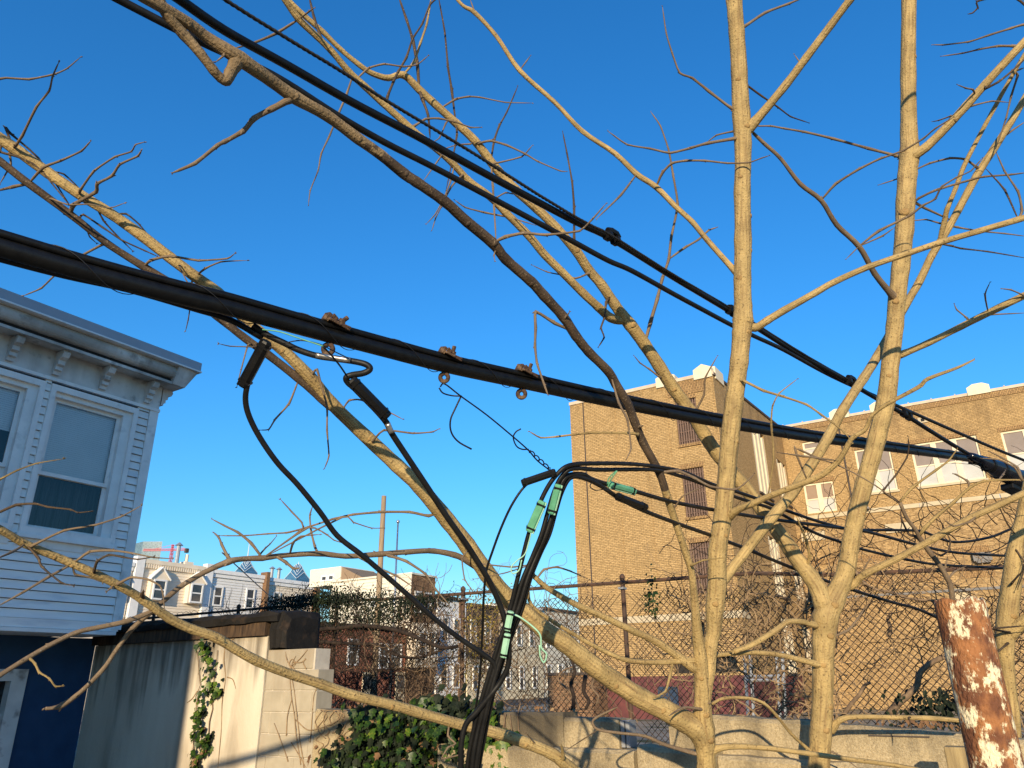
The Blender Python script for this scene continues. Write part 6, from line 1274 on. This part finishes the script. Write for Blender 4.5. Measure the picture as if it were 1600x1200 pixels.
cable('794,958,3.14 810,963,3.14 830,977,3.14 844,992,3.13 846,1012,3.13 854,1022,3.13 850,1035,3.13 844,1025,3.13 843,1008,3.13', .0075, 'pale green ground wire looping in front of the long limb', mat='pale_green', name='ground_wire')
cable('830,832,3.14 826,848,3.14 820,866,3.13 808,876,3.13 799,886,3.13 801,896,3.13 811,891,3.13 815,875,3.13', .0055, 'thin green wire loop below the lower green sleeve', mat='pale_green', name='ground_wire')
cable('949,757,3.36 951,748,3.35 958,740,3.34 964,736,3.33 958,744,3.33 953,752,3.34', .0055, 'thin green wire tail standing up from the right green sleeve', mat='green', name='ground_wire')
cable('925,753,3.3 922,760,3.29 930,766,3.29 945,765,3.3 960,770,3.4', .005, 'small black wire loop left of the right green sleeve', name='loose_wire', sides=6)
# loose thin wires below the clamps
cable('688,604,2.98 695,600,2.97 720,619,2.99 760,648,3.02 800,681,3.08 825,703,3.12 840,720,3.15 862,737,3.18', .0065, 'thin wire slanting from the middle clamp down to the cable bend', name='loose_wire', sides=6)
cable('686,606,2.97 692,614,2.97 705,618,2.98 720,619,2.98', .006, 'short wire loop tied under the middle clamp', name='loose_wire', sides=6)
cable('721,618,2.99 712,637,2.98 704,656,2.97 705,675,2.97 716,690,2.97 737,702,2.97', .007, 'loose curled wire tail hanging below the middle clamp', name='loose_wire', sides=6)
s_ = np.linspace(0, 1, 40); P = []
for q in s_:
    x = 826+34*q; y = 703+31*q; P.append(at(x+2.2*math.cos(q*30), y+2.6*math.sin(q*30), 3.13+.05*q))
V, Fc, uv = tube(P, .003, 5); tag(build('loose_wire', V, Fc, M['cable'], None, True, uv), 'wire wrapped in tight turns at the lower end of the slanting wire', 'wire')
cable('814,670,3.1 806,675,3.1 802,684,3.1 807,697,3.1 816,702,3.11 826,702,3.12', .006, 'open wire hook above the wrapped wire', name='loose_wire', sides=6)
cable('505,542,2.78 515,552,2.8 530,570,2.83 541,586,2.86', .007, 'short black wire under the leftmost clamp', name='loose_wire', sides=6)
cable('410,515,2.78 435,518,2.78 460,526,2.78 490,536,2.78 505,541,2.78', .005, 'thin green wire running under the thick cable to the leftmost clamp', mat='green', name='loose_wire', sides=6)
cable('440,537,2.8 470,532,2.8 500,538,2.8 520,548,2.82 545,560,2.84', .0045, 'thin dark wire lying above the kinked drop cable', name='loose_wire', sides=6)

# ================================================================== bark scars and knots on the trunks
M['bark_scar'] = bark_mat('bark_scar', (.42, .275, .105), (.26, .165, .065), (.14, .08, .04), (.07, .045, .025), bump=1.0)
bm = bmesh.new(); bmesh.ops.create_icosphere(bm, subdivisions=2, radius=1.0); KV = np.array([tuple(v.co) for v in bm.verts]); KF = [[v.index for v in f.verts] for f in bm.faces]; bm.free()
def knot(ident, x, y, sz, side=0.0, flat=.38):
    S_, o = REG[ident]; k = np.argmin((S_[:, 0]-x)**2+(S_[:, 1]-y)**2); d = S_[k, 3]; R = S_[k, 2]/2*d/F; c = at(S_[k, 0], S_[k, 1], d)
    ax = at(S_[min(k+1, len(S_)-1), 0], S_[min(k+1, len(S_)-1), 1], S_[min(k+1, len(S_)-1), 3])-c; ax /= np.linalg.norm(ax)+1e-9
    n = -fw*math.cos(side)+rt*math.sin(side); n = n-ax*np.dot(n, ax); n /= np.linalg.norm(n); tt = np.cross(ax, n); h = sz*.62*d/F
    r_ = random.Random(int(x*7+y)); V = [c+n*(R*.97)+tt*v[0]*h*.62+ax*v[1]*h*.5*(1+.3*v[0])+n*v[2]*h*flat*.5*(1+r_.uniform(-.15, .15)) for v in KV]
    build('knot', V, KF, M[('bark_mid' if y < 235 else 'bark_dark') if ident == 'A_trunk' and y < 770 else 'bark_scar'], o.parent, True)
for a_ in (('AR', 1161, 345, 12, 1.2), ('AR', 1161, 388, 11, 1.25), ('AR', 1160, 432, 14, -.7), ('AR', 1156, 122, 11, -.5), ('AR', 1161, 276, 10, -.6), ('AR', 1141, 685, 12, .8), ('AR', 1157, 205, 13, .3), ('AR', 1126, 830, 10, .5), ('AR', 1159, 520, 13, .5), ('AR', 1118, 945, 14, -.3),
          ('B_trunk', 1288, 990, 17, .2), ('B_trunk', 1285, 1095, 15, .5), ('B_trunk', 1286, 1040, 13, -.4), ('B_trunk', 1283, 1140, 14, .1), ('B_trunk', 1414, 330, 20, -.6), ('B_trunk', 1402, 470, 14, -.6), ('B_trunk', 1419, 245, 15, .5), ('B_trunk', 1339, 800, 10, .4), ('B_trunk', 1371, 680, 10, .7), ('B_trunk', 1420, 100, 11, .8), ('B_trunk', 1300, 945, 16, -.2), ('B_trunk', 1389, 590, 10, -.5),
          ('A_trunk', 1098, 1110, 15, .2), ('A_trunk', 1101, 1150, 15, .4), ('A_trunk', 1096, 1060, 11, -.3), ('A_trunk', 880, 497, 11, .4), ('A_trunk', 770, 380, 13, .2), ('A_trunk', 730, 347, 11, -.3), ('A_trunk', 632, 272, 12, .3), ('A_trunk', 560, 217, 12, 0), ('A_trunk', 460, 152, 14, .2), ('A_trunk', 295, 37, 12, -.3), ('A_trunk', 1042, 775, 10, 0), ('A_trunk', 830, 440, 11, -.5),
          ('AL', 850, 985, 13, .2), ('AL', 960, 1065, 13, -.2), ('AL', 575, 685, 11, .3), ('AL', 442, 547, 10, 0), ('AL', 265, 402, 10, .3), ('AL', 220, 367, 9, -.4), ('AL', 1030, 1104, 12, .3), ('AL', 125, 304, 9, .2), ('BL', 985, 508, 14, .3), ('BL', 1052, 607, 11, -.2), ('BL', 1235, 858, 12, .2), ('BL', 900, 392, 10, .2),
          ('L2', 80, 867, 10, .2), ('L2', 117, 882, 9, -.2), ('L2', 612, 1101, 10, .2), ('L2', 820, 1160, 11, 0), ('AC', 1265, 730, 9, .2), ('AC', 1455, 401, 9, .2), ('C_trunk', 1575, 960, 14, 0), ('BR3', 1490, 187, 9, .2)): knot(*a_)
